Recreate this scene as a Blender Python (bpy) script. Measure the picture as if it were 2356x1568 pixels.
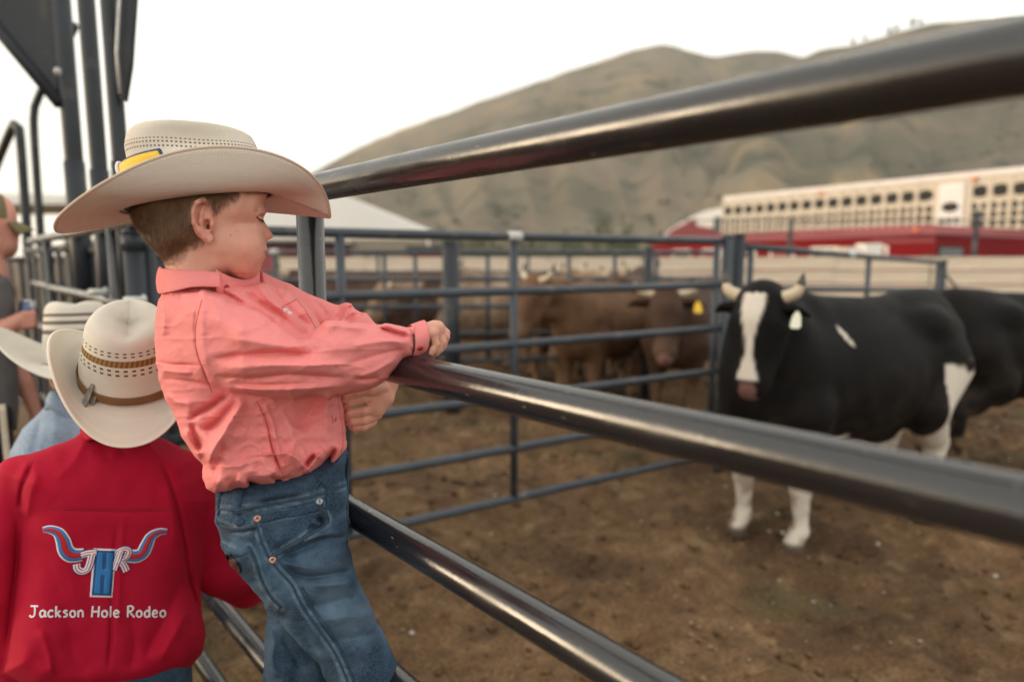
import bpy, bmesh, math, random
import numpy as np
from mathutils import Vector, Matrix, noise as mnoise
from mathutils.bvhtree import BVHTree
from mathutils.geometry import delaunay_2d_cdt

for o in list(bpy.data.objects):
    bpy.data.objects.remove(o)
SC = bpy.context.scene
COL = SC.collection
rnd = random.Random(7)
R_ = math.radians

# ---------------------------------------------------------------- camera
CAM_H = 1.55
PITCH = math.atan2(187.0, 1500.0)
cam_data = bpy.data.cameras.new('camera')
cam = bpy.data.objects.new('camera', cam_data)
COL.objects.link(cam)
cam.location = (0, 0, CAM_H)
cam.rotation_euler = (math.pi / 2 - PITCH, 0, 0)
cam_data.sensor_width = 36.0
cam_data.lens = 36.0 * 1500.0 / 2356.0
cam_data.clip_start = 0.05
cam_data.clip_end = 6000
cam_data.dof.use_dof = True
cam_data.dof.focus_distance = 1.12
cam_data.dof.aperture_fstop = 1.7
SC.camera = cam

# ---------------------------------------------------------------- sky and sun
SUN_AZ, SUN_EL = R_(-92), R_(9)
world = bpy.data.worlds.new('World')
SC.world = world
world.use_nodes = True
wn = world.node_tree.nodes
wl = world.node_tree.links
bg = wn['Background']
sky = wn.new('ShaderNodeTexSky')
sky.sky_type = 'NISHITA'
sky.sun_disc = False
sky.sun_elevation = SUN_EL
sky.sun_rotation = SUN_AZ
sky.altitude = 1500
sky.air_density = 1.2
sky.dust_density = 6.0
sky.ozone_density = 1.0
veil = wn.new('ShaderNodeMix'); veil.data_type = 'RGBA'   # thin high haze that whitens the whole sky
veil.inputs[0].default_value = 0.6
veil.inputs[7].default_value = (10.4, 9.9, 8.7, 1)
wl.new(sky.outputs[0], veil.inputs[6])
wl.new(veil.outputs[2], bg.inputs[0])
bg.inputs[1].default_value = 0.10
sd = bpy.data.lights.new('sun', 'SUN')
sun = bpy.data.objects.new('sun', sd)
COL.objects.link(sun)
sd.energy = 0.8
sd.angle = R_(22)
sd.color = (1.0, 0.80, 0.58)
sdir = Vector((math.sin(SUN_AZ) * math.cos(SUN_EL), math.cos(SUN_AZ) * math.cos(SUN_EL), math.sin(SUN_EL)))
sun.rotation_euler = sdir.to_track_quat('Z', 'Y').to_euler()
sun.location = (-6, 0, 8)

SC.view_settings.view_transform = 'Standard'
SC.view_settings.look = 'None'
SC.view_settings.gamma = 1.0
SC.view_settings.use_curve_mapping = False
SC.view_settings.exposure = 1.08
SC.render.engine = 'CYCLES'
SC.cycles.use_denoising = True
SC.cycles.max_bounces = 8
# ---------------------------------------------------------------- camera maths (measuring the place from the photograph)
_cp, _sp = math.cos(PITCH), math.sin(PITCH)
CAM = np.array((0.0, 0.0, CAM_H))


def rays(u, v):
    """direction through photograph point (u, v), scaled so that camera depth is 1"""
    u = np.asarray(u, float); v = np.asarray(v, float)
    x = (u - 1178.0) / 1500.0
    z = -(v - 784.0) / 1500.0
    u, v, x, z = np.broadcast_arrays(u, v, x, z)
    return np.stack([x, _cp + z * _sp, -_sp + z * _cp], -1)


def at(u, v, Y):
    r = rays(u, v)
    return CAM + r * (np.asarray(Y) / r[..., 1])[..., None]


def on_ground(u, v, z=0.0):
    r = rays(u, v)
    return CAM + r * ((z - CAM_H) / r[..., 2])[..., None]


class Frame:
    """upright measuring plane facing az (degrees right of +Y) through (u0, v0) at a camera depth; b = offset in px away from the viewer"""
    def __init__(self, u0, v0, depth, az):
        self.n = np.array((math.sin(R_(az)), math.cos(R_(az)), 0.0))
        self.s = depth / 1500.0
        self.k = float(np.dot(self.n, rays(u0, v0) * depth))

    def P(self, u, v, b=0.0):
        r = rays(u, v)
        t = (self.k + np.asarray(b, float) * self.s) / (r @ self.n)
        return CAM + r * t[..., None]


# ---------------------------------------------------------------- objects
def prop(o, label=None, cat=None, group=None, kind=None):
    if label: o['label'] = label
    if cat: o['category'] = cat
    if group: o['group'] = group
    if kind: o['kind'] = kind
    return o


def empty(name, loc, label, cat, group=None, rz=0.0):
    o = bpy.data.objects.new(name, None)
    o.empty_display_size = 0.1
    o.location = [float(c) for c in loc]
    o.rotation_euler = (0, 0, rz)
    COL.objects.link(o)
    return prop(o, label, cat, group)


def wloc(o):
    p = Vector((0, 0, 0))
    while o is not None:
        p += o.location
        o = o.parent
    return np.array(p)


def mesh_obj(name, V, F, mat, parent=None, smooth=True, local=False, mats=None, fmat=None):
    V = np.asarray(V, float).reshape(-1, 3)
    if parent is not None and not local:
        V = V - wloc(parent)
    me = bpy.data.meshes.new(name)
    me.from_pydata(V.tolist(), [], F if isinstance(F, list) else F.tolist())
    if mats:
        for m in mats: me.materials.append(m)
        if fmat is not None: me.polygons.foreach_set('material_index', np.asarray(fmat, np.int32))
    elif mat is not None:
        me.materials.append(mat)
    me.polygons.foreach_set('use_smooth', [bool(smooth)] * len(me.polygons))
    me.update()
    o = bpy.data.objects.new(name, me)
    COL.objects.link(o)
    if parent is not None: o.parent = parent
    return o


def auto_smooth(o, deg=35):
    me = o.data
    bm = bmesh.new(); bm.from_mesh(me)
    for e in bm.edges:
        if len(e.link_faces) == 2 and e.calc_face_angle(0) > R_(deg): e.smooth = False
    bm.to_mesh(me); bm.free()
    return o


def copy_tree(o, parent=None):
    c = o.copy(); COL.objects.link(c)
    if parent is not None: c.parent = parent
    for ch in list(o.children): copy_tree(ch, c)
    return c


class MB:
    """collects simple solids into one mesh"""
    def __init__(self): self.V = []; self.F = []
    def add(self, V, F):
        n = len(self.V)
        self.V += [tuple(map(float, p)) for p in V]
        self.F += [tuple(i + n for i in f) for f in F]
        return self
    def box(self, c, s, rz=0.0, ax=None):
        hx, hy, hz = s[0] / 2, s[1] / 2, s[2] / 2
        p = [(-hx, -hy, -hz), (hx, -hy, -hz), (hx, hy, -hz), (-hx, hy, -hz), (-hx, -hy, hz), (hx, -hy, hz), (hx, hy, hz), (-hx, hy, hz)]
        if ax is None:
            ca, sa = math.cos(rz), math.sin(rz)
            p = [(x * ca - y * sa + c[0], x * sa + y * ca + c[1], z + c[2]) for x, y, z in p]
        else:
            p = [np.array(c) + x * ax[0] + y * ax[1] + z * ax[2] for x, y, z in p]
        return self.add(p, [(0, 3, 2, 1), (4, 5, 6, 7), (0, 1, 5, 4), (1, 2, 6, 5), (2, 3, 7, 6), (3, 0, 4, 7)])
    def tube(self, pts, r, n=12, cap=True):
        return self.add(*tube(pts, r, n, cap))
    def obj(self, name, mat, parent=None, smooth=False, local=False):
        return mesh_obj(name, self.V, self.F, mat, parent, smooth, local)


def tube(pts, r, n=12, cap=True, flat=1.0, upv=None):
    P = np.asarray(pts, float); m = len(P)
    rr = np.broadcast_to(np.asarray(r, float), (m,))
    T = np.gradient(P, axis=0); T /= np.linalg.norm(T, axis=1)[:, None] + 1e-12
    up = np.array(upv if upv is not None else ((0, 0, 1.0) if abs(T[0][2]) < 0.9 else (1.0, 0, 0)))
    V = []; a = np.arange(n) * 2 * math.pi / n
    for i in range(m):
        s = np.cross(T[i], up); s /= np.linalg.norm(s) + 1e-12
        w = np.cross(s, T[i]); up = w
        V.append(P[i] + rr[i] * (np.cos(a)[:, None] * s + flat * np.sin(a)[:, None] * w))
    V = np.concatenate(V)
    F = []
    for i in range(m - 1):
        for j in range(n):
            k = (j + 1) % n
            F.append((i * n + j, i * n + k, (i + 1) * n + k, (i + 1) * n + j))
    if cap:
        F.append(tuple(range(n - 1, -1, -1))); F.append(tuple(range((m - 1) * n, m * n)))
    return V, F


def spline(pts, n):
    """Catmull-Rom resampling of points (any dimension) to n points"""
    P = np.asarray(pts, float)
    if len(P) < 3:
        t = np.linspace(0, 1, n)[:, None]
        return P[0] * (1 - t) + P[-1] * t
    d = np.r_[0, np.cumsum(np.linalg.norm(np.diff(P, axis=0), axis=1))]
    t = np.linspace(0, d[-1], n)
    i = np.clip(np.searchsorted(d, t, 'right') - 1, 0, len(P) - 2)
    M = np.empty_like(P)
    M[1:-1] = (P[2:] - P[:-2]) / (d[2:] - d[:-2])[:, None]
    M[0] = (P[1] - P[0]) / (d[1] - d[0]); M[-1] = (P[-1] - P[-2]) / (d[-1] - d[-2])
    h = (d[i + 1] - d[i])[:, None]; s = ((t - d[i])[:, None]) / h
    return (2 * s**3 - 3 * s**2 + 1) * P[i] + (s**3 - 2 * s**2 + s) * h * M[i] + (-2 * s**3 + 3 * s**2) * P[i + 1] + (s**3 - s**2) * h * M[i + 1]


# ---------------------------------------------------------------- numpy noise
def _hash(ix, iy, iz, seed):
    h = (ix * 374761393 + iy * 668265263 + iz * 1274126177 + seed * 974711) & 0x7fffffff
    h = ((h ^ (h >> 13)) * 1103515245) & 0x7fffffff
    return ((h ^ (h >> 16)) & 0xffff) / 32767.5 - 1.0


def vnoise(x, y, z=None, seed=0):
    x = np.asarray(x, float); y = np.asarray(y, float)
    z = np.zeros_like(x) if z is None else np.asarray(z, float)
    ix, iy, iz = np.floor(x).astype(np.int64), np.floor(y).astype(np.int64), np.floor(z).astype(np.int64)
    fx, fy, fz = x - ix, y - iy, z - iz
    fx, fy, fz = [f * f * f * (f * (f * 6 - 15) + 10) for f in (fx, fy, fz)]
    r = 0
    for a in (0, 1):
        wx = fx if a else 1 - fx
        for b in (0, 1):
            wy = fy if b else 1 - fy
            for c in (0, 1):
                r = r + wx * wy * (fz if c else 1 - fz) * _hash(ix + a, iy + b, iz + c, seed)
    return r


def fbm(x, y, z=None, oct=4, seed=0, gain=0.5, lac=2.03):
    r = 0; a = 1.0; f = 1.0
    for k in range(oct):
        r = r + a * vnoise(np.asarray(x) * f, np.asarray(y) * f, None if z is None else np.asarray(z) * f, seed + k)
        a *= gain; f *= lac
    return r


# ---------------------------------------------------------------- implicit shapes meshed by surface nets
class Grid:
    def __init__(self, lo, hi, step):
        self.lo = np.array(lo, float); self.step = float(step)
        self.n = np.ceil((np.array(hi, float) - self.lo) / step).astype(int) + 1
        ax = [self.lo[i] + np.arange(self.n[i]) * step for i in range(3)]
        self.ax = ax
        self.X = ax[0][:, None, None].astype(np.float32); self.Y = ax[1][None, :, None].astype(np.float32); self.Z = ax[2][None, None, :].astype(np.float32)

    def mesh(self, f, smooth=1):
        f = np.broadcast_to(f, tuple(self.n)).astype(np.float32)
        f = f.copy()
        f[0], f[-1] = np.maximum(f[0], .1), np.maximum(f[-1], .1)
        f[:, 0], f[:, -1] = np.maximum(f[:, 0], .1), np.maximum(f[:, -1], .1)
        f[:, :, 0], f[:, :, -1] = np.maximum(f[:, :, 0], .1), np.maximum(f[:, :, -1], .1)
        s = f < 0
        c = np.zeros(tuple(self.n - 1), np.int8)
        for a in (0, 1):
            for b in (0, 1):
                for d in (0, 1):
                    c += s[a:self.n[0] - 1 + a, b:self.n[1] - 1 + b, d:self.n[2] - 1 + d]
        act = (c > 0) & (c < 8)
        I = np.argwhere(act)
        idx = np.full(act.shape, -1, np.int64); idx[act] = np.arange(len(I))
        corners = np.array([(a, b, d) for a in (0, 1) for b in (0, 1) for d in (0, 1)])
        val = np.stack([f[I[:, 0] + q[0], I[:, 1] + q[1], I[:, 2] + q[2]] for q in corners], 1)
        acc = np.zeros((len(I), 3)); cnt = np.zeros(len(I))
        for i in range(8):
            for j in range(i + 1, 8):
                if np.abs(corners[i] - corners[j]).sum() != 1: continue
                m = (val[:, i] < 0) != (val[:, j] < 0)
                t = np.where(m, val[:, i] / np.where(m, val[:, i] - val[:, j], 1), 0)
                p = corners[i] + t[:, None] * (corners[j] - corners[i])
                acc += np.where(m[:, None], p, 0); cnt += m
        V = I + acc / cnt[:, None]
        F = []
        for ax_ in range(3):
            sl0 = [slice(None)] * 3; sl1 = [slice(None)] * 3
            sl0[ax_] = slice(0, -1); sl1[ax_] = slice(1, None)
            a0, a1 = s[tuple(sl0)], s[tuple(sl1)]
            E = np.argwhere(a0 != a1)
            b, d = [(1, 2), (2, 0), (0, 1)][ax_]
            E = E[(E[:, b] > 0) & (E[:, d] > 0) & (E[:, b] < self.n[b] - 1) & (E[:, d] < self.n[d] - 1)]
            q = []
            for ob, od in ((0, 0), (1, 0), (1, 1), (0, 1)):
                e = E.copy(); e[:, b] -= ob; e[:, d] -= od
                q.append(idx[e[:, 0], e[:, 1], e[:, 2]])
            q = np.stack(q, 1)
            fl = ~a0[E[:, 0], E[:, 1], E[:, 2]]
            q[fl] = q[fl][:, ::-1]
            F.append(q)
        F = np.concatenate(F)
        for _ in range(smooth):
            V = lap(V, F)
        return V * self.step + self.lo, F


def lap(V, F, w=0.5):
    acc = np.zeros_like(V); cnt = np.zeros(len(V))
    for i in range(4):
        a, b = F[:, i], F[:, (i + 1) % 4]
        for k in range(3):
            acc[:, k] += np.bincount(a, V[b, k], len(V)) + np.bincount(b, V[a, k], len(V))
        cnt += np.bincount(a, minlength=len(V)) + np.bincount(b, minlength=len(V))
    return V * (1 - w) + w * acc / np.maximum(cnt, 1)[:, None]


def smin(a, b, k):
    h = np.maximum(k - np.abs(a - b), 0) / k
    return np.minimum(a, b) - h * h * k * 0.25


def smax(a, b, k): return -smin(-a, -b, k)


def s_ell(g, c, r, rot=None):
    x, y, z = g.X - c[0], g.Y - c[1], g.Z - c[2]
    if rot is not None:
        x, y, z = [rot[i][0] * x + rot[i][1] * y + rot[i][2] * z for i in range(3)]
    k = np.sqrt((x / r[0])**2 + (y / r[1])**2 + (z / r[2])**2)
    return (k - 1) * min(r)


def s_cone(g, a, b, ra, rb, sq=(1, 1, 1)):
    """round cone between a and b; sq stretches space per axis for flat limbs"""
    a = np.array(a, float) / sq; b = np.array(b, float) / sq
    d = b - a; L2 = max(float(d @ d), 1e-9)
    x, y, z = g.X / sq[0] - a[0], g.Y / sq[1] - a[1], g.Z / sq[2] - a[2]
    t = np.clip((x * d[0] + y * d[1] + z * d[2]) / L2, 0, 1)
    return np.sqrt((x - t * d[0])**2 + (y - t * d[1])**2 + (z - t * d[2])**2) - (ra + (rb - ra) * t)


def s_chain(g, pts, radii, k, sq=(1, 1, 1)):
    f = None
    for i in range(len(pts) - 1):
        q = s_cone(g, pts[i], pts[i + 1], radii[i], radii[i + 1], sq)
        f = q if f is None else smin(f, q, k)
    return f


def poly_sd(X, Y, P):
    """signed distance to polygon P, negative inside (2D arrays)"""
    P = np.asarray(P, float)
    X, Y = np.broadcast_arrays(X, Y)
    d = np.full(X.shape, 1e18); ins = np.zeros(X.shape, bool)
    for i in range(len(P)):
        a, b = P[i], P[(i + 1) % len(P)]
        e = b - a
        wx, wy = X - a[0], Y - a[1]
        t = np.clip((wx * e[0] + wy * e[1]) / max(e @ e, 1e-9), 0, 1)
        d = np.minimum(d, (wx - e[0] * t)**2 + (wy - e[1] * t)**2)
        c = (Y >= a[1]) != (Y >= b[1])
        if abs(e[1]) > 1e-12:
            ins ^= c & (X < a[0] + (Y - a[1]) / e[1] * e[0])
    return np.where(ins, -1, 1) * np.sqrt(d)


def line_sd(X, Y, P):
    """distance to a polyline and the parameter 0..1 along it"""
    P = np.asarray(P, float)
    L = np.r_[0, np.cumsum(np.linalg.norm(np.diff(P, axis=0), axis=1))]
    X, Y = np.broadcast_arrays(X, Y)
    d = np.full(X.shape, 1e18); tt = np.zeros(X.shape); sg = np.zeros(X.shape)
    for i in range(len(P) - 1):
        e = P[i + 1] - P[i]
        wx, wy = X - P[i][0], Y - P[i][1]
        t = np.clip((wx * e[0] + wy * e[1]) / max(e @ e, 1e-9), 0, 1)
        q = (wx - e[0] * t)**2 + (wy - e[1] * t)**2
        m = q < d
        d = np.where(m, q, d); tt = np.where(m, (L[i] + t * (L[i + 1] - L[i])) / L[-1], tt)
        sg = np.where(m, np.sign(e[0] * wy - e[1] * wx), sg)
    return np.sqrt(d), tt, sg


def folds(X, Y, strokes):
    """relief of creases: (points, width, height, skew); height > 0 raises a ridge, < 0 cuts a valley"""
    r = np.zeros(np.broadcast(X, Y).shape)
    for st in strokes:
        P, w, h = st[:3]; sk = st[3] if len(st) > 3 else 0.0
        d, t, sg = line_sd(X, Y, spline(P, 4 * len(P)) if len(P) > 2 else P)
        ww = w * (1 + sk * sg)
        tp = np.minimum(1, np.minimum(t, 1 - t) / 0.22)
        tp = tp * tp * (3 - 2 * tp)
        r += h * np.exp(-(d / ww)**1.35) * tp
    return r


def inflate(g, P, T, R, b0=0.0, axis_uv=None, relief=None):
    """rounded solid whose outline in (X, Z) is polygon P, half thickness T, edge rounding R, centred on Y = b0"""
    U, W = g.ax[0][:, None], g.ax[2][None, :]
    d = poly_sd(U, W, P)
    e = np.minimum(-d, R)
    q = (R - e) / R
    q = q.astype(np.float32)[:, None, :]
    Tn = np.asarray(T, np.float32)
    if Tn.ndim == 2: Tn = Tn[:, None, :]
    b0 = np.asarray(b0, np.float32)
    if b0.ndim == 2: b0 = b0[:, None, :]
    Rn = np.asarray(R, np.float32)
    if Rn.ndim == 2: Rn = Rn[:, None, :]
    return (np.sqrt(q * q + ((g.Y - b0) / Tn)**2) - 1) * np.minimum(Rn, Tn)


def rbf2(U, W, pts, vals, eps=60.0):
    """smooth surface through scattered values (inverse distance with soft core)"""
    num = 0; den = 0
    for (a, b), v in zip(pts, vals):
        w = 1.0 / ((U - a)**2 + (W - b)**2 + eps * eps)**2
        num = num + w * v; den = den + w
    return num / den


# ---------------------------------------------------------------- draping lines and patches onto a built surface
def bvh_of(*objs):
    V, F = [], []
    for o in objs:
        L = wloc(o); n = len(V)
        V += [tuple(np.array(v.co) + L) for v in o.data.vertices]
        F += [tuple(i + n for i in p.vertices) for p in o.data.polygons]
    return BVHTree.FromPolygons(V, F)


def drape(bvh, pts, lift=0.0015, n=None):
    P = spline(pts, n) if n else np.asarray(pts, float)
    out = []; nor = []
    for (u, v), r in zip(P, rays(P[:, 0], P[:, 1])):
        h = bvh.ray_cast(Vector(CAM), Vector(r).normalized())
        if h[0] is None: continue
        nn = h[1] if h[1].dot(Vector(r)) < 0 else -h[1]
        out.append(np.array(h[0]) + np.array(nn) * lift); nor.append(np.array(nn))
    return np.array(out), np.array(nor)


def ribbon(P, N, w, h):
    """flat raised strip along P with normals N, width w, thickness h"""
    P = np.asarray(P); T = np.gradient(P, axis=0); T /= np.linalg.norm(T, axis=1)[:, None] + 1e-12
    S = np.cross(T, N); S /= np.linalg.norm(S, axis=1)[:, None] + 1e-12
    w = np.broadcast_to(np.asarray(w, float), (len(P),))[:, None] / 2
    prof = [(-1, -1.0), (-1, .4), (-.6, 1.0), (.6, 1.0), (1, .4), (1, -1.0)]
    V = np.stack([P + S * w * a + N * h * b for a, b in prof], 1).reshape(-1, 3)
    F = []; k = len(prof)
    for i in range(len(P) - 1):
        for j in range(k):
            F.append((i * k + j, i * k + (j + 1) % k, (i + 1) * k + (j + 1) % k, (i + 1) * k + j))
    F.append(tuple(range(k - 1, -1, -1))); F.append(tuple(range((len(P) - 1) * k, len(P) * k)))
    return V, F


def patch(bvh, poly, step=4.0, lift=0.002):
    """filled outline (photo px) laid onto a surface"""
    P = np.asarray(poly, float)
    d = np.linalg.norm(np.roll(P, -1, 0) - P, axis=1)
    B = np.concatenate([P[i] + (P[(i + 1) % len(P)] - P[i]) * np.linspace(0, 1, max(1, int(d[i] / step)), endpoint=False)[:, None] for i in range(len(P))])
    nb = len(B)
    gx, gy = np.meshgrid(np.arange(P[:, 0].min(), P[:, 0].max(), step), np.arange(P[:, 1].min(), P[:, 1].max(), step), indexing='ij')
    m = poly_sd(gx, gy, P) < -step * 0.5
    A = np.concatenate([B, np.stack([gx[m], gy[m]], 1)])
    res = delaunay_2d_cdt([Vector(p) for p in A], [(i, (i + 1) % nb) for i in range(nb)], [tuple(range(nb))], 1, 1e-4)
    A2 = np.array([tuple(p) for p in res[0]])
    V = []
    last = None
    for r in rays(A2[:, 0], A2[:, 1]):
        h = bvh.ray_cast(Vector(CAM), Vector(r).normalized())
        if h[0] is not None:
            nn = h[1] if h[1].dot(Vector(r)) < 0 else -h[1]
            last = np.array(h[0]) + np.array(nn) * lift
        V.append(last if last is not None else CAM + r)
    F = [tuple(f) for f in res[2]]
    ed = {}
    for f in F:
        for i in range(len(f)):
            e = (f[i], f[(i + 1) % len(f)])
            ed[e] = ed.get(e, 0) + 1
    n = len(V); V = np.array(V)
    V0 = V.copy(); ctr = CAM
    dirs = V - ctr; dirs /= np.linalg.norm(dirs, axis=1)[:, None]
    V1 = V0 + dirs * (lift + 0.0015)
    for e in [e for e in ed if (e[1], e[0]) not in ed]:
        F.append((e[1], e[0], e[0] + n, e[1] + n))
    return np.concatenate([V0, V1]), F


# ---------------------------------------------------------------- materials
def pmat(name, base, rough=0.6, metal=0.0, var=None, bump=None, spec=0.5, coat=0.0, sheen=0.0, second=None, coords='Object', sss=0.0, stretch=None, extra=None):
    """procedural material. var = (scale, amount), second = (colour, scale, lo, hi), bump = list of (scale, distance[, kind])"""
    m = bpy.data.materials.new(name); m.use_nodes = True
    nt = m.node_tree; N = nt.nodes; L = nt.links
    b = N['Principled BSDF']
    b.inputs['Roughness'].default_value = rough
    b.inputs['Metallic'].default_value = metal
    b.inputs['Specular IOR Level'].default_value = spec
    b.inputs['Coat Weight'].default_value = coat
    b.inputs['Coat Roughness'].default_value = 0.15
    if sheen:
        b.inputs['Sheen Weight'].default_value = sheen
        b.inputs['Sheen Roughness'].default_value = 0.5
    if sss:
        b.inputs['Subsurface Weight'].default_value = sss
        b.inputs['Subsurface Radius'].default_value = (1.0, 0.35, 0.2)
        b.inputs['Subsurface Scale'].default_value = 0.006
    tc = N.new('ShaderNodeTexCoord'); vec = tc.outputs[coords]
    if stretch:
        mp = N.new('ShaderNodeMapping'); mp.inputs['Scale'].default_value = stretch
        L.new(vec, mp.inputs[0]); vec = mp.outputs[0]
    col = None
    rgb = N.new('ShaderNodeRGB'); rgb.outputs[0].default_value = (*base, 1); col = rgb.outputs[0]
    def ntex(scale, detail=5.0):
        t = N.new('ShaderNodeTexNoise'); t.inputs['Scale'].default_value = scale; t.inputs['Detail'].default_value = detail
        L.new(vec, t.inputs['Vector']); return t.outputs['Fac']
    def mix(fac, a, c, mode='MIX'):
        x = N.new('ShaderNodeMix'); x.data_type = 'RGBA'; x.blend_type = mode
        if hasattr(fac, 'links'): L.new(fac, x.inputs[0])
        else: x.inputs[0].default_value = fac
        for s, q in ((6, a), (7, c)):
            if hasattr(q, 'links'): L.new(q, x.inputs[s])
            else: x.inputs[s].default_value = (*q, 1)
        return x.outputs[2]
    def ramp(fac, lo, hi):
        x = N.new('ShaderNodeMapRange'); x.interpolation_type = 'SMOOTHSTEP'
        L.new(fac, x.inputs[0]); x.inputs[1].default_value = lo; x.inputs[2].default_value = hi
        return x.outputs[0]
    for s in (second if isinstance(second, list) else [second] if second else []):
        col = mix(ramp(ntex(s[1]), s[2], s[3]), col, s[0])
    if var:
        for vs in (var if isinstance(var, list) else [var]):
            k = N.new('ShaderNodeMapRange'); L.new(ntex(vs[0]), k.inputs[0])
            k.inputs[1].default_value = 0.25; k.inputs[2].default_value = 0.75
            k.inputs[3].default_value = 1 - vs[1]; k.inputs[4].default_value = 1 + vs[1]
            h = N.new('ShaderNodeHueSaturation'); L.new(k.outputs[0], h.inputs['Value']); L.new(col, h.inputs['Color'])
            col = h.outputs[0]
    if extra: col = extra(N, L, col, vec, mix, ntex, ramp, b)
    L.new(col, b.inputs['Base Color'])
    if bump:
        nrm = None
        for q in bump:
            kind = q[2] if len(q) > 2 else 'noise'
            if kind == 'noise': fac = ntex(q[0], 4.0)
            elif kind == 'weave':
                w1 = N.new('ShaderNodeTexWave'); w1.bands_direction = 'X'; w2 = N.new('ShaderNodeTexWave'); w2.bands_direction = 'Z'
                for w_ in (w1, w2):
                    w_.inputs['Scale'].default_value = q[0]; w_.inputs['Distortion'].default_value = 1.0; L.new(vec, w_.inputs['Vector'])
                mm = N.new('ShaderNodeMath'); mm.operation = 'MAXIMUM'; L.new(w1.outputs['Fac'], mm.inputs[0]); L.new(w2.outputs['Fac'], mm.inputs[1]); fac = mm.outputs[0]
            elif kind == 'voronoi':
                w_ = N.new('ShaderNodeTexVoronoi'); w_.inputs['Scale'].default_value = q[0]; L.new(vec, w_.inputs['Vector']); fac = w_.outputs['Distance']
            bp = N.new('ShaderNodeBump'); bp.inputs['Strength'].default_value = 1.0; bp.inputs['Distance'].default_value = q[1]
            L.new(fac, bp.inputs['Height'])
            if nrm is not None: L.new(nrm, bp.inputs['Normal'])
            nrm = bp.outputs[0]
        L.new(nrm, b.inputs['Normal'])
    return m
# ---------------------------------------------------------------- building one field out of local boxes
class Field:
    """one big implicit field; shapes are blended in only inside their own boxes"""
    def __init__(self, lo, hi, step):
        self.g = Grid(lo, hi, step)
        self.f = np.full(tuple(self.g.n), 50.0, np.float32)

    def box(self, lo, hi):
        g = self.g
        i0 = np.clip(np.floor((np.array(lo) - g.lo) / g.step).astype(int), 0, g.n - 2)
        i1 = np.clip(np.ceil((np.array(hi) - g.lo) / g.step).astype(int) + 1, i0 + 2, g.n)
        s = Grid.__new__(Grid)
        s.step = g.step; s.ax = [g.ax[k][i0[k]:i1[k]] for k in range(3)]
        s.X = s.ax[0][:, None, None].astype(np.float32); s.Y = s.ax[1][None, :, None].astype(np.float32); s.Z = s.ax[2][None, None, :].astype(np.float32)
        s.n = i1 - i0
        return s, tuple(slice(a, b) for a, b in zip(i0, i1))

    def add(self, lo, hi, fn, k=8.0):
        s, sl = self.box(lo, hi); self.f[sl] = smin(self.f[sl], fn(s), k)

    def cut(self, lo, hi, fn, k=6.0):
        s, sl = self.box(lo, hi); self.f[sl] = smax(self.f[sl], -fn(s), k)

    def chain(self, pts, radii, k=8.0, kin=6.0, sq=(1, 1, 1)):
        P = np.array(pts, float); r = max(radii) * max(sq) + 14
        self.add(P.min(0) - r, P.max(0) + r, lambda s: s_chain(s, pts, radii, kin, sq), k)

    def ell(self, c, r, k=8.0, rot=None):
        m = max(r) + 14
        self.add(np.array(c) - m, np.array(c) + m, lambda s: s_ell(s, c, r, rot), k)

    def dent(self, c, r, k=6.0, rot=None):
        m = max(r) + 12
        self.cut(np.array(c) - m, np.array(c) + m, lambda s: s_ell(s, c, r, rot), k)

    def mesh(self, smooth=1): return self.g.mesh(self.f, smooth)


def attr(o, name, vals):
    a = o.data.attributes.new(name, 'FLOAT', 'POINT'); a.data.foreach_set('value', np.asarray(vals, np.float32))


def set_uv(o, UV):
    lay = o.data.uv_layers.new(name='UVMap')
    li = np.zeros(len(o.data.loops), np.int32); o.data.loops.foreach_get('vertex_index', li)
    lay.data.foreach_set('uv', np.asarray(UV, np.float32)[li].ravel())


def attr_node(N, name):
    a = N.new('ShaderNodeAttribute'); a.attribute_name = name
    return a.outputs['Fac']


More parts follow.
